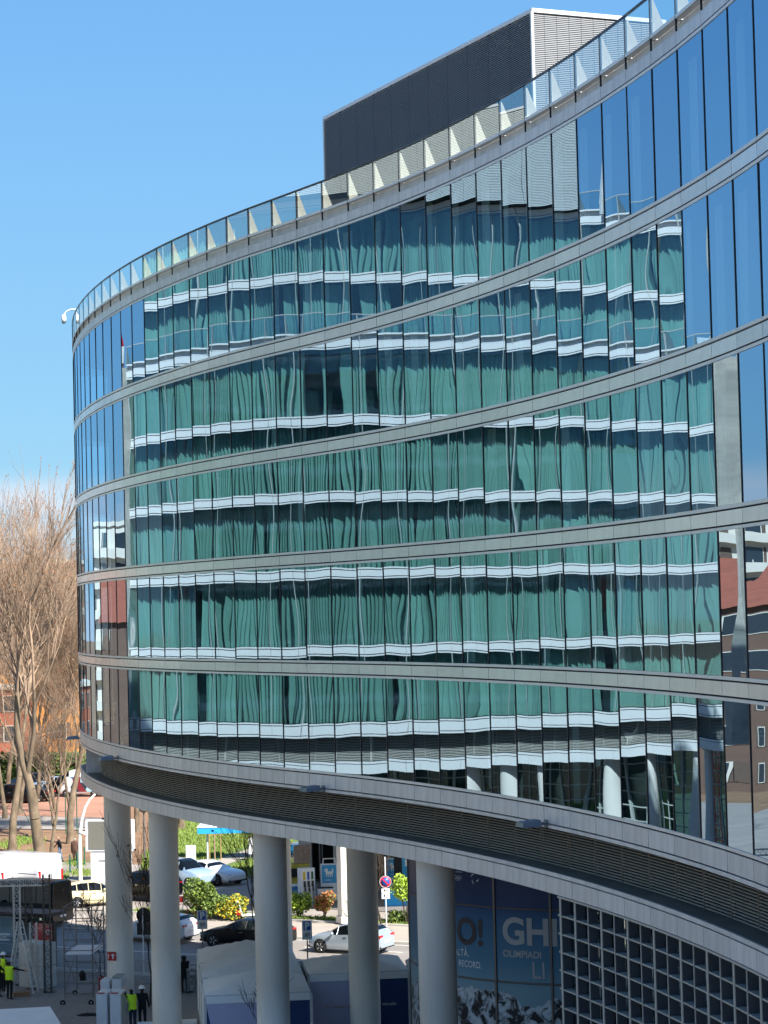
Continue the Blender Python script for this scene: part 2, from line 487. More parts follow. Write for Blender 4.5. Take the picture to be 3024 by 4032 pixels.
# curtains behind the top floors
cm = MB()
def curtain_mesh(x0, x1, hgt, n=5, amp=.035, waves=None, gaps=0):
    mb = MB(); vs = []; fs = []
    waves = waves or int((x1 - x0) * 6) + 1
    N = waves * 8
    ph, ph2 = rnd.uniform(0, 6), rnd.uniform(0, 6)
    for i in range(N + 1):
        t = i / N
        x = x0 + (x1 - x0) * t
        u = 2 * math.pi * (waves * t + .22 * math.sin(5 * t + ph)) + ph2
        big = .55 + .45 * math.sin(2.3 * math.pi * t + ph)
        y = amp * big * (math.sin(u) + .3 * math.sin(2 * u + ph))
        y2 = amp * (.35 + .65 * big) * (math.sin(u + .5 * math.sin(3 * t + ph2)) + .2 * math.sin(2 * u))
        xs = .035 * math.sin(4 * t + ph)
        vs += [((min(x1, max(x0, x + xs))) * W, y2 * W, 0), (x * W, y * W, hgt * W)]
    gap = set()
    for _ in range(gaps):
        g0 = rnd.randrange(0, max(1, N - 6)); gap |= set(range(g0, g0 + rnd.randint(2, 5)))
    for i in range(N):
        if i not in gap: fs.append((2 * i, 2 * i + 2, 2 * i + 3, 2 * i + 1))
    return mb.add(vs, fs, 0, True).mesh('curtain', M['curtain'])
gh_ = BANDS[0][1] - 0.05 - (BANDS[1][0] + 0.055)
strips = [curtain_mesh(a, a + b, gh_, waves=2) for a, b in ((.2, .28), (.3, .25), (.15, .2), (.45, .3), (.6, .25), (.35, .22))]
for k in range(14, K1):
    for j, zt in enumerate([R2 - .05] + [b[1] - .05 for b in BANDS]):
        if rnd.random() < .8 - .18 * j:
            q = P[k] + Vector((-math.sin(th[k]), math.cos(th[k]))) * .35
            inst('curtain', rnd.choice(strips), office, (q.x * W, q.y * W, Z(zt - gh_ * 1.0)), th[k])

# ------------------------------------------------------------------ the twin building, seen in the glass
twin = thing('neighbour_building', 'sunlit glass building with green curtains seen mirrored in the curved facade', 'building')
TP, tth = {}, {}
start, ah = Vector((-17.1, 46.7)), 82.0
NK = -13
for k in range(NK, 17): tth[k] = R(ah - 0.1 * k)
TP[0] = start
for k in range(0, 17): TP[k + 1] = TP[k] + Vector((math.cos(tth[k]), math.sin(tth[k])))
for k in range(-1, NK - 1, -1): TP[k] = TP[k + 1] - Vector((math.cos(tth[k]), math.sin(tth[k])))
M['alu_t'] = mat('pale_spandrel', hexc('e8e5df'), 0.45, 0.0, 0.05, 2.0)
M['mull_t'] = mat('pale_mullion', hexc('b9bab4'), 0.45, 0.1, 0.05, 2.0)
M['slat_t'] = mat('pale_louvre', hexc('c8c3b8'), 0.5, 0.1, 0.05, 2.0)
block(twin, TP, tth, NK, 17, {'alu': M['alu_t'], 'alu_dirty': M['alu_t'], 'strip': M['alu_t'], 'mull': M['mull_t'], 'amp': .0065, 'glass': M['glass_twin']})
shell(twin, TP, tth, NK, 17, [(-26, 63), (-27, 33)], {'slats': 0, 'slat': M['slat_t'], 'wide': True})
full = [curtain_mesh(0.0, 1.0, gh_, amp=rnd.uniform(.08, .13), waves=rnd.choice((7, 8, 9, 10)), gaps=rnd.choice((0, 1, 1, 2))) for _ in range(16)]
half = [curtain_mesh(0.0, .6, gh_, amp=.08, waves=2) for _ in range(3)]
for k in range(NK, 17):
    for zt in [R2 - .05] + [b[1] - .05 for b in BANDS]:
        q = TP[k] + Vector((-math.sin(tth[k]), math.cos(tth[k]))) * .42
        inst('curtain', rnd.choice(full if rnd.random() < .93 else half), twin, (q.x * W, q.y * W, Z(zt - gh_)), tth[k])
# two set-back storeys above its terrace
UP = {k: v + Vector((-1.6, -0.55)) for k, v in TP.items()}
DZ = 2 * 2.0102
OPT = {'alu': M['alu_t'], 'alu_dirty': M['alu_t'], 'strip': M['alu_t'], 'mull': M['mull_t'], 'amp': .0065, 'glass': M['glass_twin']}
block(twin, UP, tth, NK, 17, OPT, False, [(R1 + 2.0102, R2 + 2.0102)], RT + DZ, GB + DZ, R1 + DZ, R2 + DZ, gh_)
ub = [(-26, 61), (-28, 32)]
def upoly(d): return [(v.x * W, v.y * W) for v in offset_pts(UP, tth, range(NK, 18), d)] + [(x * W, y * W) for x, y in ub]
MB().prism(upoly(.9), Z(R1 - .02), Z(R1 + DZ - .1)).build('core_wall', M['inner'], twin)
MB().prism(upoly(.13), Z(R1 + DZ - .06), Z(R1 + DZ - .02)).build('roof_slab', M['roof'], twin)
for z0, z1 in ((R2 + 2.0102 - .045, R1 + 2.0102 + .045), (R2 + DZ - .045, R1 + DZ - .005)):
    MB().prism(upoly(.032), Z(z0), Z(z1)).build('floor_slab', M['joint'], twin)
for k in range(NK, 17):
    for zt in (R2 + DZ - .05, R2 + 2.0102 - .05):
        q = UP[k] + Vector((-math.sin(tth[k]), math.cos(tth[k]))) * .42
        inst('curtain', rnd.choice(full if rnd.random() < .95 else half), twin, (q.x * W, q.y * W, Z(zt - gh_)), tth[k])
for pts, zt in ((TP, R1 + .1), (UP, R1 + DZ + .1)):
    e, a = pts[17], tth[16]
    MB().box(0, .16 * W, -.35 * W, 8 * W, Z(LB) if pts is TP else Z(R1), Z(zt)).build('end_fin', M['conc_raw'], twin, (e.x * W + .01, e.y * W, 0), a)

# its ground floor: dark glass wall with a pale grid, round columns in front
M['base_glass'] = glass_mat('green_base_glass', (0.6, 0.8, 0.75), (0.16, 0.30, 0.24), 0.12)
M['grid_t'] = mat('pale_grid', hexc('b9beb6'), 0.5, 0.1, 0.05, 2.0)
bpts = offset_pts(TP, tth, range(NK, 18), 1.3)
for a_, b_ in zip(bpts, bpts[1:]):
    L = (b_ - a_).length * W; an = math.atan2(b_.y - a_.y, b_.x - a_.x)
    MB().add([(0, 0, 0), (L, 0, 0), (L, 0, Z(LB)), (0, 0, Z(LB))], [(0, 1, 2, 3)]).build('base_pane', M['base_glass'], twin, (a_.x * W, a_.y * W, 0), an)
    gm = MB()
    for i in range(12): gm.box(0, L, -.06, .0, i * .72 + .6, i * .72 + .66)
    gm.box(-.06, .06, -.12, .0, 0, Z(LB) - .01); gm.box(L / 2 - .03, L / 2 + .03, -.08, .0, 0, Z(LB) - .01)
    gm.build('base_grid', M['grid_t'], twin, (a_.x * W, a_.y * W, 0), an)
MB().prism([(v.x * W, v.y * W) for v in offset_pts(TP, tth, range(NK, 17), 2.4)] + [(-26 * W, 61 * W), (-27 * W, 34 * W)], 0, Z(LB) - .01).build('base_core', M['inner'], twin)
for k in (1.0, 4.2, 7.4, 10.6, 13.8, 16.4):
    kk = int(k); v = TP[kk].lerp(TP[kk + 1], k - kk) + Vector((-math.sin(tth[kk]), math.cos(tth[kk]))) * .5
    MB().lathe([(.325 * W, 0), (.325 * W, Z(LB))], 28).build('column', M['conc'], twin, (v.x * W, v.y * W, 0))
# ------------------------------------------------------------------ columns under the building
def column(x, y, root, r=.325):
    mb = MB()
    hgt = Z(LB)
    mb.lathe([(r * W, 0), (r * W, hgt * .24), (r * W - .004, hgt * .2405), (r * W - .004, hgt * .43), (r * W, hgt * .4305), (r * W, hgt)], 40)
    return mb.build('column', M['conc'], root, (x * W, y * W, 0))
COLS = [(-6.68, 56.0), (-5.07, 51.0), (-2.40, 45.0), (0.72, 39.3), (-0.66, 48.8), (-2.83, 56.6)]
for x, y in COLS: column(x, y, office)

# ------------------------------------------------------------------ glass drum with its printed picture
DC, DR = Vector((4.3, 46.0)), 4.0
def mural_mat():
    m = bpy.data.materials.new('printed_picture'); m.use_nodes = True
    nt = m.node_tree; b = nt.nodes['Principled BSDF']
    b.inputs['Roughness'].default_value = 0.35; b.inputs['Specular IOR Level'].default_value = 0.25
    tc = nt.nodes.new('ShaderNodeTexCoord'); sp_ = nt.nodes.new('ShaderNodeSeparateXYZ')
    nt.links.new(tc.outputs['Object'], sp_.inputs[0])
    mr = nt.nodes.new('ShaderNodeMapRange'); mr.inputs['From Min'].default_value = Z(-8.28); mr.inputs['From Max'].default_value = Z(-4.2)
    nt.links.new(sp_.outputs['Z'], mr.inputs['Value'])
    rp = nt.nodes.new('ShaderNodeValToRGB')
    st = [(0.0, '8499a5'), (.30, '7496a6'), (.42, '487c98'), (.62, '1f5c88'), (.68, '0b3a6c'), (.8, '062c5c'), (1, '042552')]
    while len(rp.color_ramp.elements) < len(st): rp.color_ramp.elements.new(.5)
    for e_, (p_, c_) in zip(rp.color_ramp.elements, st): e_.position, e_.color = p_, (*hexc(c_), 1)
    nt.links.new(mr.outputs[0], rp.inputs[0])
    # ridge line of snowy mountains
    at = nt.nodes.new('ShaderNodeVectorMath'); at.operation = 'MULTIPLY'; at.inputs[1].default_value = (1, 1, 0)
    nt.links.new(tc.outputs['Object'], at.inputs[0])
    n1 = nt.nodes.new('ShaderNodeTexNoise'); n1.inputs['Scale'].default_value = .55; n1.inputs['Detail'].default_value = 8; n1.inputs['Roughness'].default_value = .6
    nt.links.new(at.outputs[0], n1.inputs['Vector'])
    ri = nt.nodes.new('ShaderNodeMath'); ri.operation = 'MULTIPLY_ADD'; ri.inputs[1].default_value = 2.6; ri.inputs[2].default_value = Z(-7.25) - 1.3
    nt.links.new(n1.outputs['Fac'], ri.inputs[0])
    lt = nt.nodes.new('ShaderNodeMath'); lt.operation = 'LESS_THAN'
    nt.links.new(sp_.outputs['Z'], lt.inputs[0]); nt.links.new(ri.outputs[0], lt.inputs[1])
    n2 = nt.nodes.new('ShaderNodeTexNoise'); n2.inputs['Scale'].default_value = 2.2; n2.inputs['Detail'].default_value = 9; n2.inputs['Roughness'].default_value = .68; n2.inputs['Distortion'].default_value = .6
    nt.links.new(tc.outputs['Object'], n2.inputs['Vector'])
    r2 = nt.nodes.new('ShaderNodeValToRGB')
    for e_, (p_, c_) in zip(r2.color_ramp.elements, [(.46, '20242c'), (.56, 'b9c4cc')]): e_.position, e_.color = p_, (*hexc(c_), 1)
    nt.links.new(n2.outputs['Fac'], r2.inputs[0])
    mx = nt.nodes.new('ShaderNodeMix'); mx.data_type = 'RGBA'
    nt.links.new(lt.outputs[0], mx.inputs[0]); nt.links.new(rp.outputs[0], mx.inputs[6]); nt.links.new(r2.outputs[0], mx.inputs[7])
    nt.links.new(mx.outputs[2], b.inputs['Base Color'])
    return m
M['mural'] = mural_mat()
M['frame_d'] = mat('bronze_frame', hexc('6b6560'), 0.4, 0.4, 0.05, 3)
M['navy'] = mat('navy_print', hexc('0e1a33'), 0.4, 0, 0)
M['grey_print'] = mat('grey_print', hexc('a4a9ad'), 0.4, 0, 0)
M['white_print'] = mat('white_print', hexc('d8dee2'), 0.4, 0, 0)
drum = thing('mural_wall', 'curved glass wall printed with blue sky, snowy mountains and big lettering', 'wall', (DC.x * W, DC.y * W, 0))
DLEV = [-9.3, -8.28, -6.917, -5.556, LB]
STEP = 16.4
angs = [-111 - STEP * i for i in range(-3, 6)]
for a in angs:
    for z0, z1 in zip(DLEV, DLEV[1:]):
        vs, fs = [], []
        for i in range(6):
            t = R(a - (STEP - .7) * i / 5 - .35)
            for zz in (Z(z0) + .035, Z(z1) - .035): vs.append((DR * W * math.cos(t), DR * W * math.sin(t), zz))
        for i in range(5): fs.append((2 * i, 2 * i + 1, 2 * i + 3, 2 * i + 2))
        MB().add(vs, fs, 0, True).build('mural_panel', M['mural'], drum)
fr = MB()
MB().lathe([((DR - .06) * W, 0), ((DR - .06) * W, Z(LB) - .01)], 60).build('backing_wall', M['joint'], drum)
for a in angs:
    t = R(a)
    MB().box((DR - .05) * W, DR * W + .05, -.035, .035, 0, Z(LB) - .01).build('mullion', M['frame_d'], drum, rz=t)
for zz in DLEV[1:4]:
    MB().lathe([((DR - .05) * W, Z(zz) - .03), (DR * W + .02, Z(zz) - .03), (DR * W + .02, Z(zz) + .03), ((DR - .05) * W, Z(zz) + .03)], 72).build('transom', M['frame_d'], drum)

def drum_hit(px, py):
    A = ground(px, py) - EYE
    d2 = Vector((A.x, A.y)); o = -DC * W
    a_, b_, c_ = d2.dot(d2), 2 * d2.dot(o), o.dot(o) - (DR * W) ** 2
    t = (-b_ - math.sqrt(max(0, b_ * b_ - 4 * a_ * c_))) / (2 * a_)
    p = Vector((EYE.x, EYE.y)) + d2 * t - DC * W
    return math.atan2(p.y, p.x), EYE.z + A.z * t

def wrap_text(s, a0, z, size, material, name='lettering', off=0.0, scalex=1.0, rr=0.012):
    me = text_mesh(s, size, 0.002, off, scalex=scalex)
    bm = bmesh.new(); bm.from_mesh(me)
    bmesh.ops.triangulate(bm, faces=bm.faces)
    for v in bm.verts:
        t = a0 + v.co.x / (DR * W); r_ = DR * W + rr + (.003 if v.co.z > 0 else 0)
        v.co = (r_ * math.cos(t), r_ * math.sin(t), z + v.co.y)
    bm.to_mesh(me); bm.free()
    me.materials.clear(); me.materials.append(material)
    return inst(name, me, drum)
def wt(s, px, py, capx, material, off=0.0, scalex=1.0):
    """lettering whose base line starts at a point of the wall, cap height in photo pixels"""
    a, z = drum_hit(px, py); z2 = drum_hit(px, py - capx)[1]
    return wrap_text(s, a, z, (z2 - z) / .70, material, off=off, scalex=scalex)
wt('O!', 1700 + 208 / 2.074, 3200 + 1058 / 2.074, 100, M['navy'], .035, .95)
wt('GHI', 1700 + 578 / 2.074, 3200 + 1062 / 2.074, 101, M['grey_print'], .035, .98)
wt('ALTÀ.', 1790, 3200 + 1158 / 2.074, 27, M['white_print'], 0, .85)
wt('RECORD.', 1700 + 222 / 2.074, 3200 + 1248 / 2.074, 25, M['white_print'], 0, .85)
wt('OLIMPIADI', 1700 + 585 / 2.074, 3200 + 1172 / 2.074, 26, M['grey_print'], .008, .95)
wt('LI', 1700 + 815 / 2.074, 3200 + 1352 / 2.074, 66, M['grey_print'], .0, .9)
wt('CORTINA', 1795, 3200 + 486 / 2.074, 6, M['white_print'], 0, 1)
wt('MILANO', 1838, 3200 + 486 / 2.074, 6, M['white_print'], 0, 1)
def ring_emblem(px, py, rpx):
    a, z = drum_hit(px, py); r_ = drum_hit(px, py - rpx)[1] - z
    mb = MB()
    for i, (dx, dz) in enumerate(((-2.2, .5), (0, .5), (2.2, .5), (-1.1, -.55), (1.1, -.55))):
        n = 20; vs, fs = [], []
        for j in range(n):
            t = 2 * math.pi * j / n
            for q in (.82, 1.02):
                aa = a + (dx * r_ + q * r_ * math.cos(t)) / (DR * W)
                vs.append(((DR * W + .014 + .001 * i) * math.cos(aa), (DR * W + .014 + .001 * i) * math.sin(aa), z + dz * r_ + q * r_ * math.sin(t)))
        for j in range(n): fs.append((2 * j, 2 * j + 1, (2 * j + 3) % (2 * n), (2 * j + 2) % (2 * n)))
        mb.add(vs, fs)
    mb.build('emblem', M['white_print'], drum)
ring_emblem(1700 + 216 / 2.074, 3200 + 533 / 2.074, 6.5)
def swoosh_emblem(px, py, rpx):
    a, z = drum_hit(px, py); r_ = drum_hit(px, py - rpx)[1] - z
    mb = MB()
    for dx, dz, ph in ((-.7, .6, 2.2), (.9, 0, -.9), (-.3, -.9, 3.6)):
        n = 12; vs, fs = [], []
        for j in range(n + 1):
            t = ph - 1.1 + 2.2 * j / n
            wd = .32 * math.sin(math.pi * j / n) + .04
            for q in (1 - wd, 1.0):
                aa = a + (dx * r_ + q * r_ * math.cos(t)) / (DR * W)
                vs.append(((DR * W + .014) * math.cos(aa), (DR * W + .014) * math.sin(aa), z + dz * r_ + q * r_ * math.sin(t)))
        for j in range(n): fs.append((2 * j, 2 * j + 1, 2 * j + 3, 2 * j + 2))
        mb.add(vs, fs)
    mb.build('emblem', M['white_print'], drum)
swoosh_emblem(1700 + 352 / 2.074, 3200 + 538 / 2.074, 11)

# ------------------------------------------------------------------ egg-crate screen at the near end
M['grille'] = mat('grille_metal', hexc('a9a8a2'), 0.5, 0.15, 0.1, 2.5)
M['shop'] = glass_mat('shop_glass', (0.7, 0.8, 0.82), (0.18, 0.22, 0.22), 0.22)
GK0, GK1, GD = 25.45, 38, .15
def fpt(kf, d):
    k = int(math.floor(kf)); f = kf - k
    q = P[k].lerp(P[k + 1], f); a = th[k]
    return Vector((q.x - math.sin(a) * d, q.y + math.cos(a) * d)), a
gtop = LB - .02
hgt = Z(gtop)
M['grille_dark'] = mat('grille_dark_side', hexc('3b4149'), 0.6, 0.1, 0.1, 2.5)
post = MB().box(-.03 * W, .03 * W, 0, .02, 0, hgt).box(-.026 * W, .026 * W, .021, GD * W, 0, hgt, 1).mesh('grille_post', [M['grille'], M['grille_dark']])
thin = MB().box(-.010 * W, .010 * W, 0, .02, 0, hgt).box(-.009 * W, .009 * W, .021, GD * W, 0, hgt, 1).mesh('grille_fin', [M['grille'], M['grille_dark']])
shelf = MB().box(0, 1, .012 * W, GD * W - .01, -.011 * W, .011 * W).mesh('grille_shelf', M['grille'])
gl = pane_meshes(W * .97, hgt, M['shop'], 3, .004, 'shop_pane', 4, 8)
ks = [GK0] + [float(k) for k in range(26, GK1 + 1)]
for a_, b_ in zip(ks, ks[1:]):
    p, a = fpt(a_, .03); p2, _ = fpt(b_ - 1e-6, .03)
    L = (p2 - p).length * W; an = math.atan2(p2.y - p.y, p2.x - p.x)
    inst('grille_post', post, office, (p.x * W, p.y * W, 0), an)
    if b_ - a_ > .9:
        m = p.lerp(p2, .5)
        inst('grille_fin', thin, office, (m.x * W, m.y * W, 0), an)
    z = gtop - .02; i = 0
    while z > -9.25:
        if i: inst('grille_shelf', shelf, office, (p.x * W, p.y * W, Z(z)), an, scale=(L, 1, 1))
        z -= .266; i += 1
    n = Vector((-math.sin(an), math.cos(an))) * (GD + .01)
    inst('shop_pane', gl[i % 3], office, ((p.x + n.x) * W, (p.y + n.y) * W, 0), an, scale=(L / W, 1, 1))
    MB().box(0, L, -.04 * W, .02, hgt - .03, hgt + .02).build('grille_head', M['grille'], office, (p.x * W, p.y * W, 0), an)
inn = [fpt(k, GD + .5)[0] for k in ks]
MB().prism([(v.x * W, v.y * W) for v in inn] + [(15 * W, 30 * W), (10 * W, 44 * W)], .01, Z(LB) - .02).build('ground_floor_core', M['inner'], office)
p, a = fpt(GK0, .03)
for i in range(1, 19):      # shelf ends that stick out beyond the first post
    MB().box(-.14 * W, -.03 * W, .02 * W, GD * W, -.012 * W, .012 * W).build('grille_shelf', M['grille'], office, (p.x * W, p.y * W, Z(gtop - .02 - .266 * i)), a)

# ------------------------------------------------------------------ louvred plant room on the roof
M['plant'] = mat('plant_room_slats', hexc('84878a'), 0.45, 0.1, 0.08, 1.0)
M['plant_light'] = mat('pale_slats', hexc('c4c6c2'), 0.5, 0, 0.05, 1)
M['plant_dark'] = mat('plant_room_frame', hexc('3c434c'), 0.5, 0.3, 0.05, 2)
def louvre_box(name, label, A, B, C, z0, z1, n_sl=84, panels=11, parent=None, sm='plant'):
    root = parent or thing(name, label, 'plant room')
    A, B, C = (Vector(v) * W for v in (A, B, C)); D = A + (C - B)
    def inner(d):
        c = (A + B + C + D) / 4
        return [tuple(c + (v - c) * (1 - d / (v - c).length)) for v in (A, B, C, D)]
    MB().prism(inner(.12), z0, z1 - .05).build('cavity_wall', M['joint'], root)
    MB().prism(inner(-.05), z1 - .02, z1 + .10).build('roof_rim', M['white_metal'], root)
    for i, (p, q) in enumerate(((A, B), (B, C), (C, D), (D, A))):
        L = (q - p).length; an = math.atan2(q.y - p.y, q.x - p.x)
        mb = MB(); pit = (z1 - z0 - .05) / n_sl
        for j in range(n_sl):
            z = z0 + pit * j
            mb.add([(0, -.012, z), (L, -.012, z), (L, .012, z + pit * .74), (0, .012, z + pit * .74), (0, -.002, z - .004), (L, -.002, z - .004), (L, .02, z + pit * .74), (0, .02, z + pit * .74)],
                   [(0, 1, 2, 3), (7, 6, 5, 4), (0, 4, 5, 1), (2, 6, 7, 3)])
        tag(mb.build('louvre_slat', M[sm], root, (p.x, p.y, 0), an), kind='stuff')
        jn = MB()
        for j in range(panels + 1):
            MB().box(-.007, .007, -.006, .03, z0, z1 - .02).build('louvre_post', M['plant_dark'], root, (p.x + (q.x - p.x) * j / panels, p.y + (q.y - p.y) * j / panels, 0), an)
        MB().box(-.04, .04, -.04, .04, z0, z1).build('corner_post', M['alu_strip'], root, (q.x, q.y, 0), an)
    return root
louvre_box('plant_room', 'dark louvred plant room with a sunlit end standing on the roof', (-1.0, 45.14), (2.636, 37.29), (4.953, 38.28), Z(R1), Z(9.8))
louvre_box('plant_room', 'plant room', (-17.6, 46), (-16.7, 58.2), (-22, 58.6), Z(R1 + DZ), Z(R1 + DZ + 2.6), 60, 9, twin, 'plant_light')

# ------------------------------------------------------------------ flood lights and the dome camera
M['lamp_grey'] = mat('lamp_grey', hexc('6e7780'), 0.45, 0.3, 0.05, 4)
fl_lbl = ['grey floodlight on the far left corner of the louvred ledge', 'grey floodlight above the first round column', 'grey floodlight above the middle of the louvred ledge', 'grey floodlight above the printed mural wall']
for lbl, kf in zip(fl_lbl, (-4.6, 4.9, 16.55, 25.1)):
    p, a = fpt(kf, -.02)
    t = thing('floodlight', lbl, 'lamp', (p.x * W, p.y * W, Z(FC + .02)), a, 'floodlights along the ledge')
    hd = MB()
    v = [(-.28, -.75, .02), (.28, -.75, .02), (.24, -.2, .02), (-.24, -.2, .02), (-.25, -.72, .14), (.25, -.72, .14), (.2, -.22, .2), (-.2, -.22, .2)]
    hd.add(v, [(0, 3, 2, 1), (4, 5, 6, 7), (0, 1, 5, 4), (1, 2, 6, 5), (2, 3, 7, 6), (3, 0, 4, 7)])
    hd.build('lamp_head', M['lamp_grey'], t)
    MB().box(-.05, .05, -.24, .03, .04, .1).box(-.09, .09, -.02, .02, -.03, .17).build('bracket', M['lamp_grey'], t)
    MB().box(-.2, .2, -.68, -.26, .008, .022).build('lens', M['glass_clear'], t)
cpos = at_depth(312, 1228, 106.5)
t = thing('security_camera', 'white dome camera hanging from a curved arm at the roof edge', 'camera', cpos)
arm = [(0.35 - .0, 0, -1.6), (.30, 0, -.5), (.12, 0, -.05), (-.15, 0, .12), (-.42, 0, .12), (-.62, 0, .02), (-.72, 0, -.12)]
MB().path(arm, .035, 8).build('arm', M['white_metal'], t)
MB().lathe([(.0, .12), (.08, .10), (.115, .02), (.12, -.14), (.10, -.18)], 16, 0, (-.73, 0, -.22)).build('housing', M['white_metal'], t)
MB().lathe([(.10, -.18), (.105, -.24), (.07, -.31), (.0, -.33)], 16, 0, (-.73, 0, -.22)).build('dome', M['lamp_grey'], t)
# ------------------------------------------------------------------ ground, road, pavements
RA = R(-28)
RTv, RN = Vector((math.cos(RA), math.sin(RA))), Vector((-math.sin(RA), math.cos(RA)))
def rp(s, c):           # s along the road, c across it (away from the eye)
    v = RTv * s + RN * c
    return (v.x, v.y)
M['asphalt'] = mat('asphalt', hexc('8b8580'), 0.9, 0, 0.14, 0.5, bump=0.2, bscale=50)
M['asphalt2'] = mat('old_asphalt', hexc('9a928a'), 0.9, 0, 0.2, 0.35, bump=0.2, bscale=40)
M['sidewalk'] = mat('worn_pavement', hexc('a79d93'), 0.9, 0, 0.12, 0.8, bump=0.1, bscale=30)
M['kerb'] = mat('granite_kerb', hexc('b4afa8'), 0.85, 0, 0.15, 3, bump=0.1)
M['paint'] = mat('road_paint', hexc('dcdcd8'), 0.8, 0, 0.12, 6)
M['dirt'] = mat('park_earth', hexc('8a6b50'), 0.95, 0, 0.3, 0.45, bump=0.4, bscale=6)
M['red_dirt'] = mat('reddish_gravel_yard', hexc('a87c66'), 0.95, 0, 0.2, 0.25, bump=0.2, bscale=12)
M['lawn'] = mat('lawn_soil', hexc('5c7034'), 0.95, 0, 0.3, 0.7, bump=0.5, bscale=8)
M['paver'] = mat('porphyry_paver', hexc('85807c'), 0.85, 0, 0.2, 1.6, bump=0.15, bscale=25)
M['paver_bed'] = mat('dark_paver_joint', hexc('3a3836'), 0.95, 0, 0.1, 3)

def plaza_far_mat():
    m = mat('plaza_paving', hexc('7d7875'), 0.88, 0, 0.0)
    nt = m.node_tree; b = nt.nodes['Principled BSDF']
    tc = nt.nodes.new('ShaderNodeTexCoord'); br = nt.nodes.new('ShaderNodeTexBrick')
    br.inputs['Scale'].default_value = 1.0; br.inputs['Brick Width'].default_value = .9; br.inputs['Row Height'].default_value = .45
    br.inputs['Mortar Size'].default_value = .02
    br.inputs['Color1'].default_value = (*hexc('85807c'), 1); br.inputs['Color2'].default_value = (*hexc('76716e'), 1); br.inputs['Mortar'].default_value = (*hexc('3a3836'), 1)
    nt.links.new(tc.outputs['Object'], br.inputs['Vector']); nt.links.new(br.outputs['Color'], b.inputs['Base Color'])
    return m
M['plaza'] = plaza_far_mat()

def sheet(name, poly, z, material, kind='structure'):
    a = sum(poly[i][0] * poly[(i + 1) % len(poly)][1] - poly[(i + 1) % len(poly)][0] * poly[i][1] for i in range(len(poly)))
    if a < 0: poly = poly[::-1]
    o = MB().add([(x, y, z) for x, y in poly], [tuple(range(len(poly)))]).build(name, material)
    return tag(o, kind=kind)
S = 1600
sheet('ground', [(-S, -S), (S, -S), (S, S), (-S, S)], -0.16, M['dirt'])
sheet('road', [rp(-400, 89.5), rp(400, 89.5), rp(400, 102.6), rp(-400, 102.6)], -0.12, M['asphalt'])
sheet('side_road', [rp(-400, 108.9), rp(400, 108.9), rp(400, 124), rp(-63, 126), rp(-90, 130), rp(-400, 130)], -0.124, M['asphalt2'])
sheet('junction', [rp(-400, 102.6), rp(-76.5, 102.6), rp(-74, 108.9), rp(-400, 108.9)], -0.122, M['asphalt2'])
# plaza slab with a kerb towards the road
pl = [rp(-400, 89.5), rp(400, 89.5), rp(400, -60), rp(-400, -60)]
tag(MB().prism(pl, -0.5, -0.03).build('plaza', M['plaza']), kind='structure')
sw = [rp(-76.5, 102.6), rp(300, 102.6), rp(300, 107.7), rp(-76.0, 107.7), rp(-77.2, 105)]
tag(MB().prism(sw, -0.5, 0.0).build('pavement', M['sidewalk']), kind='structure')
isl = [rp(-74, 107.7), rp(300, 107.7), rp(300, 108.9), rp(-74, 108.9), rp(-75.2, 108.3)]
tag(MB().prism(isl, -0.5, 0.06).build('planted_strip', M['lawn']), kind='structure')
kb = tag(MB().prism([rp(-400, 89.3), rp(400, 89.3), rp(400, 89.62), rp(-400, 89.62)], -.4, -.02).build('kerb', M['kerb']), kind='structure')
me = MB().box(0, 1.46, -.14, .14, -.3, .02).mesh('kerb_stone', M['kerb'])
for c_, s0, s1, top in ((102.55, -76, -40, .015), (107.66, -74, -40, .09)):
    root = tag(bpy.data.objects.new('kerb', None), kind='structure'); COL.objects.link(root)
    s_ = s0
    while s_ < s1:
        x, y = rp(s_, c_)
        inst('kerb_stone', me, root, (x, y, top - .02), RA)
        s_ += 1.5
# painted lines
ln = MB()
def stripe(s0, s1, c, w=.14):
    q = [rp(s0, c - w / 2), rp(s1, c - w / 2), rp(s1, c + w / 2), rp(s0, c + w / 2)]
    MB().add([(x, y, -.115) for x, y in q], [(0, 1, 2, 3)]).build('painted_line', M['paint'], road_marks)
road_marks = tag(bpy.data.objects.new('road_marking', None), kind='structure'); COL.objects.link(road_marks)
stripe(-90, 40, 96.15, .16); stripe(-90, 40, 90.4, .14); stripe(-76, 40, 102.2, .12)
s_ = -66.4
while s_ < -30:
    stripe(s_, s_ + 1.6, 100.1, .13); s_ += 4.0
stripe(-97, -80, 112.4, .13)
# individually laid pavers on the visible part of the plaza
pv = tag(bpy.data.objects.new('plaza_paving', None), kind='structure'); COL.objects.link(pv)
sheet('paver_bed', [(-19.5, 93), (-6.5, 93), (-6.5, 103.6), (-16, 108.6), (-19.5, 110.4)], -0.026, M['paver_bed']).parent = pv
pm = [MB().box(.012, .888, .010, .440, -.03, h_).mesh('paver', M['paver']) for h_ in (-.004, -.001, .002)]
cand = []
for r_ in range(40):
    for c_ in range(16):
        x, y = -19.4 + c_ * .9 + (.45 if r_ % 2 else 0), 93.05 + r_ * .45
        if x < -7 and Vector((x, y)).dot(RN) < 88.8: cand.append((x, y))
cand.sort(key=lambda p: p[1])
rest = MB()
for i, (x, y) in enumerate(cand):
    if i < 300: inst('paver', rnd.choice(pm), pv, (x, y, 0))
    else: rest.box(x + .012, x + .888, y + .01, y + .44, -.03, 0)
tag(rest.build('paver', M['paver'], pv), kind='stuff')

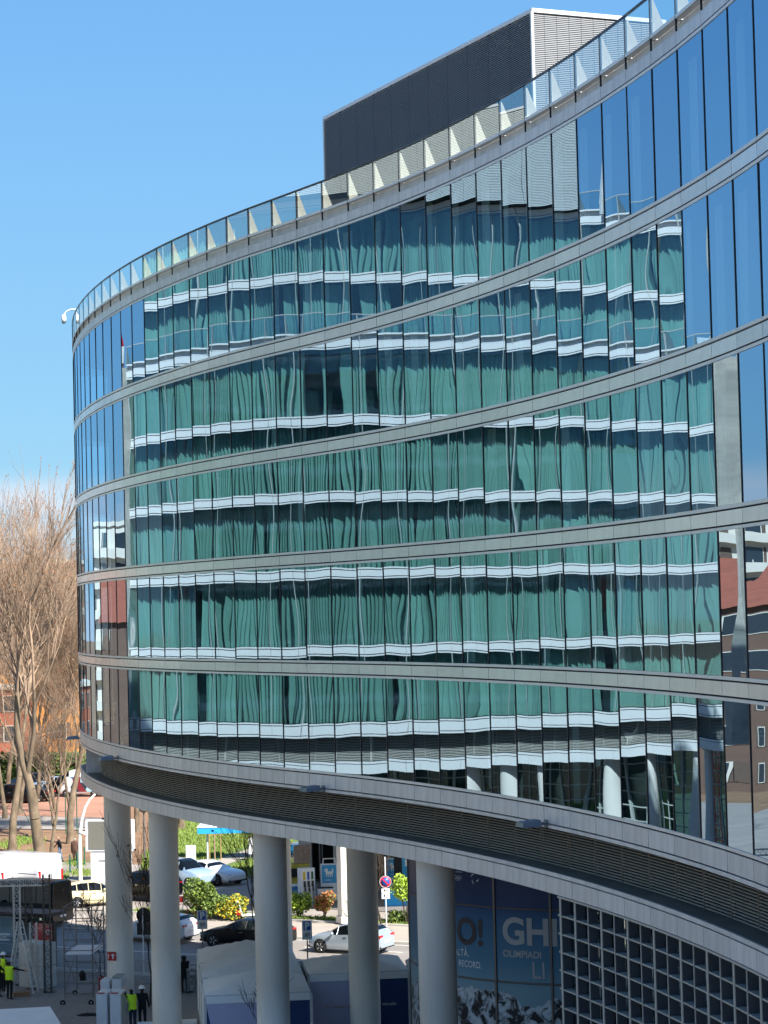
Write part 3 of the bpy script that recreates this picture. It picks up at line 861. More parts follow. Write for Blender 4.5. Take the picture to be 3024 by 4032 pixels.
# park: lawn bank, path, gravel yard
def bank(x, y):
    v = Vector((x, y)); c = v.dot(RN)
    return max(0.0, min(1.0, (c - 126) / 60)) * 1.2
sheet('park_lawn', [rp(-66, 125.2), rp(-20, 124.5), (40, 170), (40, 260), (-13.5, 260), (-17.5, 180), (-16.8, 150)], -0.10, M['lawn'])
sheet('park_path', [ground(760, 3448)[:2], ground(800, 3412)[:2], ground(870, 3375)[:2], ground(1000, 3330)[:2], ground(1100, 3312)[:2], ground(1100, 3345)[:2], ground(1000, 3362)[:2], ground(900, 3395)[:2], ground(840, 3425)[:2], ground(800, 3450)[:2]], -0.09, M['sidewalk'])
sheet('gravel_yard', [ground(-500, 3215)[:2], ground(10, 3205)[:2], ground(420, 3215)[:2], ground(420, 3130)[:2], ground(300, 3122)[:2], ground(-500, 3150)[:2]], -0.10, M['red_dirt'])
sheet('park_road', [ground(-500, 3262)[:2], ground(60, 3258)[:2], ground(420, 3265)[:2], ground(420, 3216)[:2], ground(10, 3206)[:2], ground(-500, 3216)[:2]], -0.095, M['asphalt2'])

# grass: one mass of blades
M['grass'] = mat('grass_blade', hexc('788d3e'), 0.7, 0, 0.4, 3)
M['flower'] = mat('dandelion', hexc('e8cf2c'), 0.7, 0, 0)
def grass_patch(name, pts, n, h0, h1, mats):
    mb = MB()
    for _ in range(n):
        x, y, zb = pts()
        a = rnd.uniform(0, 6.28); hh = rnd.uniform(h0, h1); w_ = hh * .22
        dx, dy = math.cos(a) * w_, math.sin(a) * w_
        lx, ly = rnd.gauss(0, hh * .35), rnd.gauss(0, hh * .35)
        mb.add([(x - dx, y - dy, zb), (x + dx, y + dy, zb), (x + lx, y + ly, zb + hh)], [(0, 1, 2)])
        if len(mats) > 1 and rnd.random() < .012:
            mb.add([(x - .05, y, zb + hh), (x + .05, y, zb + hh), (x, y + .05, zb + hh + .04), (x, y - .05, zb + hh + .04)], [(0, 1, 2), (0, 3, 1)], 1)
    return tag(mb.build(name, mats), kind='stuff')
def lawn_pt():
    while True:
        q = ground(rnd.uniform(560, 1150), rnd.uniform(3235, 3470), -.1)
        px = 0
        if q.x > -17.5 and not path_hit(q): return q.x, q.y, -.1
PATHQ = [Vector(ground(px, py)[:2]) for px, py in ((760, 3450), (830, 3405), (900, 3378), (1050, 3330))]
def path_hit(q):
    v = Vector((q.x, q.y))
    for a_, b_ in zip(PATHQ, PATHQ[1:]):
        d_ = b_ - a_; t = max(0, min(1, (v - a_).dot(d_) / d_.length_squared))
        if (v - a_ - d_ * t).length < 1.6: return True
    return v.dot(RN) < 126.5
grass_patch('grass', lawn_pt, 26000, .10, .26, [M['grass'], M['flower']])
def strip_pt():
    x, y = rp(rnd.uniform(-74, -46), rnd.uniform(107.75, 108.85)); return x, y, .06
grass_patch('grass', strip_pt, 9000, .05, .2, [M['grass'], M['flower']])
def park_pt():
    cs = [(230, 3455, 30), (330, 3440, 60), (90, 3310, 60), (130, 3365, 40), (40, 3330, 40), (300, 3400, 40)]
    c0 = rnd.choice(cs); q = ground(rnd.gauss(c0[0], c0[2] * .5), rnd.gauss(c0[1], 7), -.16); return q.x, q.y, -.16
grass_patch('grass', park_pt, 5000, .08, .25, [M['grass']])
# ------------------------------------------------------------------ vehicles
M['tyre'] = mat('tyre_rubber', hexc('1c1c1d'), 0.85, 0, 0.1, 8)
M['rim'] = mat('alloy_rim', hexc('c4c7ca'), 0.3, 0.7, 0.04, 5)
M['car_glass'] = mat('car_glass', hexc('0c1114'), 0.06, 0, 0, spec=0.45)
M['black_trim'] = mat('black_trim', hexc('161718'), 0.5, 0, 0.05, 6)
M['red_lamp'] = mat('red_lamp', hexc('b01218'), 0.2, 0, 0)
M['clear_lamp'] = mat('clear_lamp', hexc('d5dde2'), 0.1, 0.2, 0)
M['plate'] = mat('number_plate', hexc('e6e6e2'), 0.5, 0, 0)
def paint(name, c, metal=0.0): return mat(name, hexc(c), 0.28, metal, 0.03, 2, coat=0.8)
PAINT = {'white': paint('white_paint', 'd6d8da'), 'cream': paint('cream_paint', 'e6d9b0'), 'black': mat('black_paint', hexc('08080a'), 0.32, 0, 0.03, 2, spec=0.35, coat=0.15), 'silver': paint('silver_blue_paint', 'b9c6d2', .5),
         'navy': paint('navy_paint', '1d2b40', .3), 'grey': paint('grey_paint', '5c6268', .3), 'pale': paint('pale_blue_paint', 'a9c2d6', .3)}
# stations: (x from the nose as share of length, bottom z, belt z, roof z, width share, roof width share)
HATCH = [(0, .34, .60, .62, .72, .72), (.03, .24, .70, .74, .88, .80), (.12, .20, .82, .90, .97, .84), (.27, .19, .90, 1.02, 1, .84), (.42, .19, .93, 1.36, 1, .70), (.52, .19, .95, 1.47, 1, .70), (.72, .19, .98, 1.46, 1, .70), (.88, .20, 1.0, 1.36, .98, .68), (.97, .26, .98, 1.04, .92, .76), (1, .36, .80, .84, .80, .76)]
SEDAN = [(0, .34, .58, .60, .74, .72), (.03, .24, .68, .72, .90, .80), (.12, .20, .80, .87, .98, .84), (.28, .19, .88, .98, 1, .84), (.42, .19, .92, 1.32, 1, .68), (.50, .19, .94, 1.43, 1, .68), (.66, .19, .96, 1.42, 1, .68), (.82, .19, .98, 1.12, .99, .76), (.95, .22, .96, 1.04, .94, .80), (1, .34, .82, .86, .82, .76)]
SUV = [(0, .40, .74, .76, .80, .78), (.03, .30, .86, .92, .94, .84), (.12, .26, 1.0, 1.08, .99, .86), (.24, .25, 1.06, 1.18, 1, .86), (.36, .25, 1.10, 1.62, 1, .74), (.44, .25, 1.12, 1.74, 1, .76), (.80, .25, 1.14, 1.74, 1, .76), (.94, .26, 1.14, 1.58, .97, .76), (.99, .30, 1.10, 1.16, .92, .80), (1, .40, .90, .95, .86, .80)]
VAN = [(0, .42, .80, .82, .82, .78), (.02, .30, .98, 1.04, .94, .86), (.09, .28, 1.18, 1.28, .99, .88), (.16, .28, 1.30, 1.95, 1, .84), (.22, .28, 1.34, 2.42, 1, .86), (.28, .28, 1.36, 2.52, 1, .88), (.60, .28, 1.36, 2.54, 1, .88), (.97, .28, 1.36, 2.53, 1, .88), (.995, .30, 1.36, 2.49, .985, .86), (1, .36, 1.36, 2.40, .97, .84)]
def make_car(name, label, kind, prof, L, Wd, paintm, loc, heading, panel_van=False, group=None, wheel_r=.32, sign=None):
    root = thing(name, label, kind, loc, heading, group)
    def section(st):
        x, zb, zbelt, zt, wf, wt = st
        hw = Wd / 2 * wf; tw = Wd / 2 * wt * wf
        X = L / 2 - x * L
        cabin = zt - zbelt > .25
        y5, z5 = (tw, zt - .07) if cabin else (hw * .93, zbelt + (zt - zbelt) * .55)
        return [(X, 0, zb), (X, hw * .90, zb), (X, hw * .985, zb + .12), (X, hw, (zb + zbelt) * .52), (X, hw * .97, zbelt), (X, y5, z5), (X, (tw if cabin else hw) * .72, zt - .012), (X, 0, zt)]
    # finer stations by interpolation
    sts = []
    for a_, b_ in zip(prof, prof[1:]):
        n_ = 2 if b_[0] - a_[0] > .04 else 1
        for i in range(n_):
            t = i / n_
            sts.append(tuple(a_[j] + (b_[j] - a_[j]) * t for j in range(6)))
    sts.append(prof[-1])
    secs = [section(s_) for s_ in sts]
    body, win = MB(), MB()
    n = len(secs[0])
    def tri(side):
        vs = [(x, y * side, z) for sec in secs for x, y, z in sec]
        fb, fw_ = [], []
        for i in range(len(secs) - 1):
            ca, cb = sts[i][3] - sts[i][2] > .25, sts[i + 1][3] - sts[i + 1][2] > .25
            xm = (sts[i][0] + sts[i + 1][0]) / 2
            for j in range(n - 1):
                f = (i * n + j, (i + 1) * n + j, (i + 1) * n + j + 1, i * n + j + 1)
                if side > 0: f = f[::-1]
                g_ = False
                if j == 4 and (ca and cb):
                    g_ = not (panel_van and xm > .24)
                if j in (5, 6) and (ca != cb): g_ = not (panel_van and xm > .5)
                if j in (5, 6) and ca and cb and abs(sts[i][3] - sts[i + 1][3]) / ((sts[i + 1][0] - sts[i][0]) * L) > .30: g_ = not (panel_van and xm > .5)
                (fw_ if g_ else fb).append(f)
        body.add(vs, fb, 0, True)
        win.add(vs, fw_, 0, False)
    tri(1); tri(-1)
    for ends, rev in ((0, False), (len(secs) - 1, True)):
        sec = secs[ends]
        ring = sec + [(x, -y, z) for x, y, z in sec[::-1]]
        f = tuple(range(len(ring)))
        body.add(ring, [f if not rev else f[::-1]])
    bo = body.build('body', paintm, root)
    if win.f: win.build('window', M['car_glass'], root)
    if not panel_van:
        pb = MB()
        for sx in (1, -1):
            for fx in (.415, .60, .80):
                st = min(sts, key=lambda s_: abs(s_[0] - fx))
                sec = section(st)
                a_, b_ = Vector(sec[4]), Vector(sec[5])
                pb.tube((a_.x, a_.y * sx + .004 * sx, a_.z), (b_.x, b_.y * sx + .004 * sx, b_.z), .028, .024, 4)
        pb.build('pillar', paintm, root)
    hw = Wd / 2
    zf = prof[1][2]
    for sx in (1, -1):
        for wx in (.19, .80 if not panel_van else .78):
            X = L / 2 - wx * L
            t = MB(); prof_t = [(wheel_r * .66, -.10), (wheel_r * .93, -.105), (wheel_r, -.07), (wheel_r, .07), (wheel_r * .93, .105), (wheel_r * .66, .10)]
            t.lathe(prof_t, 20)
            ty = t.build('wheel', M['tyre'], root, (X, sx * (hw - .085), wheel_r), rot=(R(90), 0, 0))
            rm = MB().lathe([(0.02, .07), (wheel_r * .18, .085), (wheel_r * .22, .06)], 12).lathe([(wheel_r * .58, .06), (wheel_r * .68, .10), (wheel_r * .70, .085)], 20)
            rm.lathe([(0.0, .03), (wheel_r * .64, .02)], 14, 1)
            for q in range(5):
                for dq in (-.16, .16):
                    a_ = 2 * math.pi * q / 5
                    rm.tube((wheel_r * .15 * math.cos(a_), wheel_r * .15 * math.sin(a_), .075), (wheel_r * .62 * math.cos(a_ + dq), wheel_r * .62 * math.sin(a_ + dq), .08), .022, .02, 4)
            inst('rim', rm.mesh('rim', [M['rim'], M['black_trim']]), ty, (0, 0, 0), rot=(0, R(180), 0) if sx > 0 else (0, 0, 0))
            ar = MB().lathe([(wheel_r * 1.02, -.004), (wheel_r * 1.16, -.004), (wheel_r * 1.16, .004), (wheel_r * 1.02, .004), (wheel_r * 1.02, -.004)], 20)
            ar.build('wheel_arch', M['black_trim'], root, (X, sx * (hw + .002), wheel_r + .02), rot=(R(90), 0, 0))
            MB().lathe([(.001, -.09), (wheel_r * 1.06, -.09), (wheel_r * 1.06, .09), (.001, .09)], 20).build('wheel_well', M['black_trim'], root, (X, sx * (hw - .088), wheel_r + .02), rot=(R(90), 0, 0))
        hl = MB().box(-.14, .10, -.17, .17, -.055, .065)
        hl.build('headlight', M['clear_lamp'], root, (L / 2 - .17, sx * hw * .68, zf - .04))
        if panel_van: MB().box(-.03, .06, -.07, .07, -.45, .45).build('tail_light', M['red_lamp'], root, (-L / 2 + .0, sx * hw * .88, 1.1))
        else: MB().box(-.05, .12, -.17, .17, -.07, .08).build('tail_light', M['red_lamp'], root, (-L / 2 + .07, sx * hw * .66, prof[-2][2] - .10))
        mi = MB().sphere((0, 0, 0), .1, 10, 6, 0, .7).box(-.03, .03, -.12 if sx > 0 else 0.0, 0.0 if sx > 0 else .12, -.03, .01)
        mi.build('mirror', paintm, root, (L / 2 - .37 * L if not panel_van else L / 2 - .17 * L, sx * (hw + .10), prof[3][2] + .1))
    MB().box(-.02, .02, -.42, .42, -.10, .10).build('grille', M['black_trim'], root, (L / 2 - .045, 0, .50))
    MB().box(-.05, .05, -hw * .8, hw * .8, -.06, .06).build('bumper', M['black_trim'], root, (L / 2 - .06, 0, .30))
    MB().box(-.05, .05, -hw * .8, hw * .8, -.06, .06).build('bumper', M['black_trim'], root, (-L / 2 + .06, 0, .36))
    for X, z_ in ((L / 2 - .02, .42), (-L / 2 + .0, .62)):
        MB().box(-.015, .015, -.26, .26, -.055, .055).build('number_plate', M['plate'], root, (X, 0, z_))
    if not panel_van:
        for sx in (1, -1):
            for fx in (.53, .72):
                MB().box(-.09, .09, -.012, .012, -.015, .015).build('door_handle', M['black_trim'] if paintm is not PAINT['black'] else M['rim'], root, (L / 2 - fx * L, sx * (hw + .004), prof[5][2] - .14))
    else:
        for sy in (-.02, .0):
            pass
        MB().box(-.012, .0, -.012, .012, .45, 2.3).build('door_gap', M['black_trim'], root, (-L / 2 - .003, 0, 0))
        MB().box(-.02, .0, -.05, -.02, 1.0, 1.3).build('door_handle', M['black_trim'], root, (-L / 2 - .005, 0, 0))
        for sx in (1, -1):
            MB().box(-L * .27, L * .27, -.006, .006, -.02, .02).build('door_rail', M['black_trim'], root, (-L * .2, sx * (hw + .004), 1.36))
    return root
def by_wheel(px, py, heading, L, Wd, wx, side, z=-.12):
    """centre of a car from the ground contact of one near wheel"""
    q = ground(px, py, z); f = Vector((math.cos(heading), math.sin(heading))); l_ = Vector((-f.y, f.x))
    c_ = Vector((q.x, q.y)) - f * (L / 2 - wx * L) - l_ * side * (Wd / 2 - .09)
    return (c_.x, c_.y, z)
HL = RA + math.pi
make_car('sedan', 'black sedan waiting in the road between two round columns', 'car', SEDAN, 4.85, 1.86, PAINT['black'], by_wheel(843, 3728, HL, 4.85, 1.86, .19, 1), HL, wheel_r=.34)
make_car('hatchback', 'silver blue hatchback behind the right hand parking sign', 'car', HATCH, 4.10, 1.76, PAINT['silver'], by_wheel(1264, 3752, HL, 4.10, 1.76, .19, 1), HL)
make_car('hatchback', 'white hatchback ahead of the black sedan, half hidden by two columns', 'car', HATCH, 4.3, 1.8, PAINT['white'], by_wheel(668, 3716, HL, 4.3, 1.8, .80, 1), HL)
qa, qb = ground(304, 3575, -.12), ground(414, 3568, -.12)
hb = math.atan2(qb.y - qa.y, qb.x - qa.x)
make_car('city_car', 'small cream coloured hatchback on the side road', 'car', HATCH, 3.75, 1.68, PAINT['cream'], by_wheel(304, 3575, hb, 3.75, 1.68, .80, -1), hb, wheel_r=.30)
make_car('panel_van', 'large white panel van with its rear doors towards the road', 'van', VAN, 5.9, 2.05, PAINT['white'], by_wheel(120, 3530, R(141), 5.9, 2.05, .86, 1), R(141), True)
make_car('panel_van', 'white van at the left border of the picture beside the larger van', 'van', VAN, 5.2, 1.95, PAINT['white'], by_wheel(-42, 3535, R(150), 5.2, 1.95, .80, 1), R(150), True)
make_car('minibus', 'black minibus behind the truss tower', 'van', VAN, 5.2, 1.95, PAINT['black'], by_wheel(150, 3655, HL, 5.2, 1.95, .80, 1), HL)
make_car('suv', 'black minivan seen between the first two columns', 'car', SUV, 4.6, 1.85, PAINT['black'], by_wheel(610, 3553, HL, 4.6, 1.85, .80, 1), HL)
make_car('sedan', 'white sedan with black grille turning out of the petrol station', 'car', SEDAN, 4.9, 1.9, PAINT['white'], by_wheel(858, 3488, R(-40), 4.9, 1.9, .19, -1), R(-40), wheel_r=.35)
make_car('suv', 'pale blue and white car in front of the turning sedan', 'car', SUV, 4.3, 1.8, PAINT['pale'], by_wheel(745, 3500, R(-38), 4.3, 1.8, .19, -1), R(-38))
make_car('suv', 'dark blue off-road car in the petrol station', 'car', SUV, 4.6, 1.9, PAINT['navy'], by_wheel(1168, 3440, R(-75), 4.6, 1.9, .19, -1), R(-75), wheel_r=.38)
make_car('hatchback', 'white car behind the right hand tent beside the mural wall', 'car', HATCH, 4.2, 1.8, PAINT['white'], by_wheel(1660, 3868, RA, 4.2, 1.8, .80, -1), RA)
far = [(40, 3166, SUV, 'black', 'black estate car behind the white railing at the left border'), (112, 3160, SEDAN, 'black', 'black parked car behind the white railing, left of the forked tree'), (110, 3115, SUV, 'navy', 'dark blue parked car in the second row beyond the railing'),
       (200, 3120, HATCH, 'pale', 'pale parked car behind the forked tree trunk'), (255, 3128, SUV, 'black', 'black parked car right of the forked tree trunk')]
for px, py, pr, pc, lb in far:
    q = ground(px, py, -.1)
    make_car('parked_car', lb, 'car', pr, 4.4, 1.8, PAINT[pc], (q.x, q.y + 1.5, -.1), R(160), group='cars parked beyond the park')
q = ground(325, 3140, -.1)
gv = make_car('graffiti_van', 'van painted with colourful graffiti parked beyond the park', 'van', VAN, 4.8, 1.9, PAINT['white'], (q.x, q.y + 1.5, -.1), R(165), True)
def graffiti():
    m = mat('graffiti', (.5, .5, .5), .6, 0, 0); nt = m.node_tree; b = nt.nodes['Principled BSDF']
    tc = nt.nodes.new('ShaderNodeTexCoord'); n_ = nt.nodes.new('ShaderNodeTexVoronoi'); n_.inputs['Scale'].default_value = 1.3
    rp_ = nt.nodes.new('ShaderNodeValToRGB'); rp_.color_ramp.interpolation = 'CONSTANT'
    cs = ['c9d3da', '7d2630', '9fc9d6', '2c3440', 'd6d9da', '4f8fb4']
    while len(rp_.color_ramp.elements) < 6: rp_.color_ramp.elements.new(.5)
    for i, (e_, c_) in enumerate(zip(rp_.color_ramp.elements, cs)): e_.position, e_.color = i / 6, (*hexc(c_), 1)
    sx = nt.nodes.new('ShaderNodeSeparateXYZ'); nt.links.new(tc.outputs['Object'], n_.inputs['Vector']); nt.links.new(n_.outputs['Color'], sx.inputs[0]); nt.links.new(sx.outputs[0], rp_.inputs[0])
    nt.links.new(rp_.outputs[0], b.inputs['Base Color']); return m
MB().box(-2.0, 1.4, -.006, .006, .5, 1.9).build('graffiti_panel', graffiti(), gv, (0, .957, 0))
# ------------------------------------------------------------------ people
M['skin'] = mat('skin', hexc('c79272'), 0.6, 0, 0.05, 8)
M['hair'] = mat('dark_hair', hexc('2a211c'), 0.8, 0, 0.15, 20)
M['grey_hair'] = mat('grey_hair', hexc('9a948c'), 0.8, 0, 0.15, 20)
M['black_cloth'] = mat('black_cloth', hexc('17171a'), 0.9, 0, 0.2, 10)
M['brown_cloth'] = mat('brown_coat_cloth', hexc('5b4035'), 0.9, 0, 0.2, 10)
M['jeans'] = mat('blue_jeans', hexc('5f7896'), 0.9, 0, 0.2, 12)
M['dark_jeans'] = mat('dark_jeans', hexc('232b3d'), 0.9, 0, 0.2, 12)
M['shoe'] = mat('dark_shoe', hexc('2a2624'), 0.7, 0, 0.1, 10)
M['hivis'] = mat('hi_vis_yellow', hexc('c8f02a'), 0.8, 0, 0.06, 8)
M['reflect'] = mat('reflective_stripe', hexc('6f7a38'), 0.4, 0.3, 0.05, 8)
M['helmet'] = mat('white_helmet', hexc('e4e5e6'), 0.35, 0, 0.02, 4)
def person(label, loc, face, height=1.74, top='black_cloth', legs='black_cloth', hair='hair', vest=False, helmet=False, arms=((.0, .0), (.0, .0)), stride=.0, lean=0.0, coat=False, hood=False, group=None):
    """arms: (forward raise, sideways raise) in degrees for left and right; +x is where the person faces"""
    root = thing('person', label, 'person', loc, face, group)
    k = height / 1.75
    pts, edges, rad, kind = [], [], [], []
    def P_(p, r, par, kd):
        pts.append(Vector(p) * k); rad.append(r * k); kind.append(kd)
        if par is not None: edges.append((par, len(pts) - 1))
        return len(pts) - 1
    lx = math.sin(R(lean))
    pel = P_((0, 0, .94), (.15), None, 'legs')
    wai = P_((.02 * lx, 0, 1.08), .135, pel, 'top')
    che = P_((.25 * lx, 0, 1.30), .16, wai, 'top')
    nek0 = P_((.36 * lx, 0, 1.44), .09, che, 'top')
    nek = P_((.40 * lx + .01, 0, 1.50), .055, nek0, 'skin')
    hd0 = P_((.46 * lx + .02, 0, 1.585), .083, nek, 'skin')
    hd1 = P_((.48 * lx + .015, 0, 1.675), .085, hd0, 'hair')
    P_((.46 * lx + .118, 0, 1.60), .014, hd0, 'skin')            # nose
    for sy in (1, -1): P_((.46 * lx + .01, sy * .088, 1.60), .016, hd0, 'skin')   # ears
    for sy, (fr, sd) in ((1, arms[0]), (-1, arms[1])):
        sh = P_((.33 * lx, sy * .185, 1.40), .062, che, 'top')
        def rot(L, fr_, sd_):
            return Vector((math.sin(R(fr_)) * L, sy * math.sin(R(sd_ + 6)) * math.cos(R(fr_)) * L, -math.cos(R(fr_)) * math.cos(R(sd_ + 6)) * L))
        s0 = Vector((.33 * lx, sy * .185, 1.40))
        e0 = s0 + rot(.30, fr, sd)
        w0 = e0 + rot(.25, fr + 18, sd)
        el = P_(e0, .048, sh, 'top'); wr = P_(w0, .033, el, 'top')
        h0 = w0 + rot(.08, fr + 20, sd); hp = P_(h0, .036, wr, 'skin')
        dirv = rot(1, fr + 30, sd).normalized()
        side = dirv.cross(Vector((0, 1, 0))).normalized()
        for q, fl in enumerate((.075, .085, .08, .065)):
            b0 = h0 + side * (q - 1.5) * .019 + dirv * .03
            f1 = P_(b0 + dirv * fl * .5, .0095, hp, 'skin'); P_(b0 + dirv * fl * .9 + Vector((0, -sy * .02, 0)), .008, f1, 'skin')
        t1 = P_(h0 + side * .045 + dirv * .01, .011, hp, 'skin'); P_(h0 + side * .055 + dirv * .05, .009, t1, 'skin')
    for sy, st in ((1, stride), (-1, -stride)):
        hp = P_((0, sy * .095, .88), .095, pel, 'legs')
        kn = P_((st * .35 + .02, sy * .10, .49), .068, hp, 'legs')
        an = P_((st * .62 - .02, sy * .10, .10), .046, kn, 'legs')
        he = P_((st * .62 - .02, sy * .10, .05), .045, an, 'shoe')
        P_((st * .62 + .15, sy * .12, .035), .035, he, 'shoe')
    me = bpy.data.meshes.new('body'); me.from_pydata([tuple(p) for p in pts], edges, [])
    o = bpy.data.objects.new('body', me); COL.objects.link(o)
    o.modifiers.new('s', 'SKIN'); 
    sk = me.skin_vertices[0].data
    for i, r_ in enumerate(rad):
        rx = r_
        if kind[i] in ('top',) and i in (1, 2): sk[i].radius = (r_ * .78, r_ * 1.15)
        else: sk[i].radius = (r_, r_)
        sk[i].use_root = i == 0
    sb = o.modifiers.new('u', 'SUBSURF'); sb.levels = sb.render_levels = 1
    dg = bpy.context.evaluated_depsgraph_get()
    m2 = bpy.data.meshes.new_from_object(o.evaluated_get(dg))
    bpy.data.objects.remove(o)
    mats = [M['skin'], M[top], M[legs], M['shoe'], M[hair]]
    idx = {'skin': 0, 'top': 1, 'legs': 2, 'shoe': 3, 'hair': 4}
    m2.materials.clear()
    for mt in mats: m2.materials.append(mt)
    hz = 1.63 * k
    for f in m2.polygons:
        c_ = f.center
        best, bk = 1e9, 'top'
        for (a_, b_) in edges:
            A_, B_ = pts[a_], pts[b_]; d_ = B_ - A_
            t = max(0, min(1, (c_ - A_).dot(d_) / max(1e-9, d_.length_squared)))
            dd = (c_ - A_ - d_ * t).length - (rad[a_] + (rad[b_] - rad[a_]) * t)
            if dd < best:
                best = dd; bk = kind[b_] if t > .35 else kind[a_]
                if kind[b_] == 'legs' or kind[b_] == 'shoe': bk = kind[b_]
        f.material_index = idx[bk]
        head = c_.z > 1.52 * k and abs(c_.y) < .13 * k
        if head:
            hx = (c_.x - .46 * lx * k)
            f.material_index = 4 if (c_.z > hz and hx < .08 * k) or hx < -.005 * k else 0
        f.use_smooth = True
    bo = inst('body', m2, root)
    def shell_part(name, keep, grow, mts, mi=lambda c_: 0):
        bm = bmesh.new(); bm.from_mesh(m2)
        bm.normal_update()
        dead = [f for f in bm.faces if not keep(f.calc_center_median())]
        bmesh.ops.delete(bm, geom=dead, context='FACES')
        for v in bm.verts: v.co += v.normal * grow
        for f in bm.faces: f.material_index = mi(f.calc_center_median()); f.smooth = True
        mm = bpy.data.meshes.new(name); bm.to_mesh(mm); bm.free()
        mm.materials.clear()
        for q in mts: mm.materials.append(q)
        inst(name, mm, root)
    if vest:
        shell_part('vest', lambda c_: .86 * k < c_.z < 1.47 * k and abs(c_.y) < .205 * k, .018 * k, [M['hivis'], M['reflect']], lambda c_: 1 if (abs(c_.z - 1.12 * k) < .028 * k or abs(c_.z - .99 * k) < .028 * k) else 0)
    if coat:
        shell_part('coat', lambda c_: .55 * k < c_.z < 1.47 * k, .03 * k, [M[top]])
    if hood:
        shell_part('hood', lambda c_: c_.z > 1.46 * k and c_.x < .06 * k + .46 * lx * k, .03 * k, [M[top]])
    if helmet:
        hp = (.47 * lx * k + .012, 0, 1.655 * k)
        MB().lathe([(.128 * k, 0), (.124 * k, .04), (.10 * k, .085), (.05 * k, .115), (0.001, .122)], 18, 0, hp).lathe([(.128 * k, 0), (.15 * k, -.008), (.15 * k, -.002), (.128 * k, .01)], 18, 0, hp).build('helmet', M['helmet'], root)
    return root
def face_to(q, px, py, z=0):
    d_ = ground(px, py, z) - q; return math.atan2(d_.y, d_.x)
q = ground(38, 3936, -.02); person('worker in a yellow vest and dark trousers reaching towards the ladder', q, R(70), 1.74, vest=True, arms=((20, 5), (0, 72)), stride=.06)
q = ground(14, 3905, -.02); person('worker in a white helmet and yellow vest beside the ladder', q, R(40), 1.76, vest=True, helmet=True, arms=((50, 5), (30, 5)))
q = ground(-3, 3925, -.02); person('worker in dark clothes cut off by the left border', q, R(20), 1.72, arms=((40, 5), (40, 5)))
q = ground(524, 4058, -.02); person('worker in a yellow vest and blue jeans handling the wrapped boxes', q, R(125), 1.72, vest=True, legs='dark_jeans', arms=((110, 20), (40, 5)), lean=10)
q = ground(562, 4050, -.02); person('worker in a black jacket and white helmet beside the first columns', q, R(100), 1.72, vest=False, helmet=True, arms=((60, 4), (0, 4)))
q = ground(727, 3912, -.02); person('person in a black hooded jacket standing behind the barrier', q, R(110), 1.72, hood=True, coat=False, arms=((35, 5), (35, 5)))
q = ground(236, 3394, -.16); person('pedestrian in a black jacket and blue jeans walking in the park', q, R(200), 1.82, legs='jeans', hair='grey_hair', stride=.3, lean=8, arms=((-20, 5), (25, 5)))
q = ground(296, 3399, -.16); person('pedestrian in a long brown coat walking in the park', q, R(80), 1.80, top='brown_cloth', coat=True, hair='grey_hair', stride=.12)
q = ground(1651, 4010, -.02); person('person in a green vest between the tent and the mural wall', q, R(60), 1.72, vest=True)

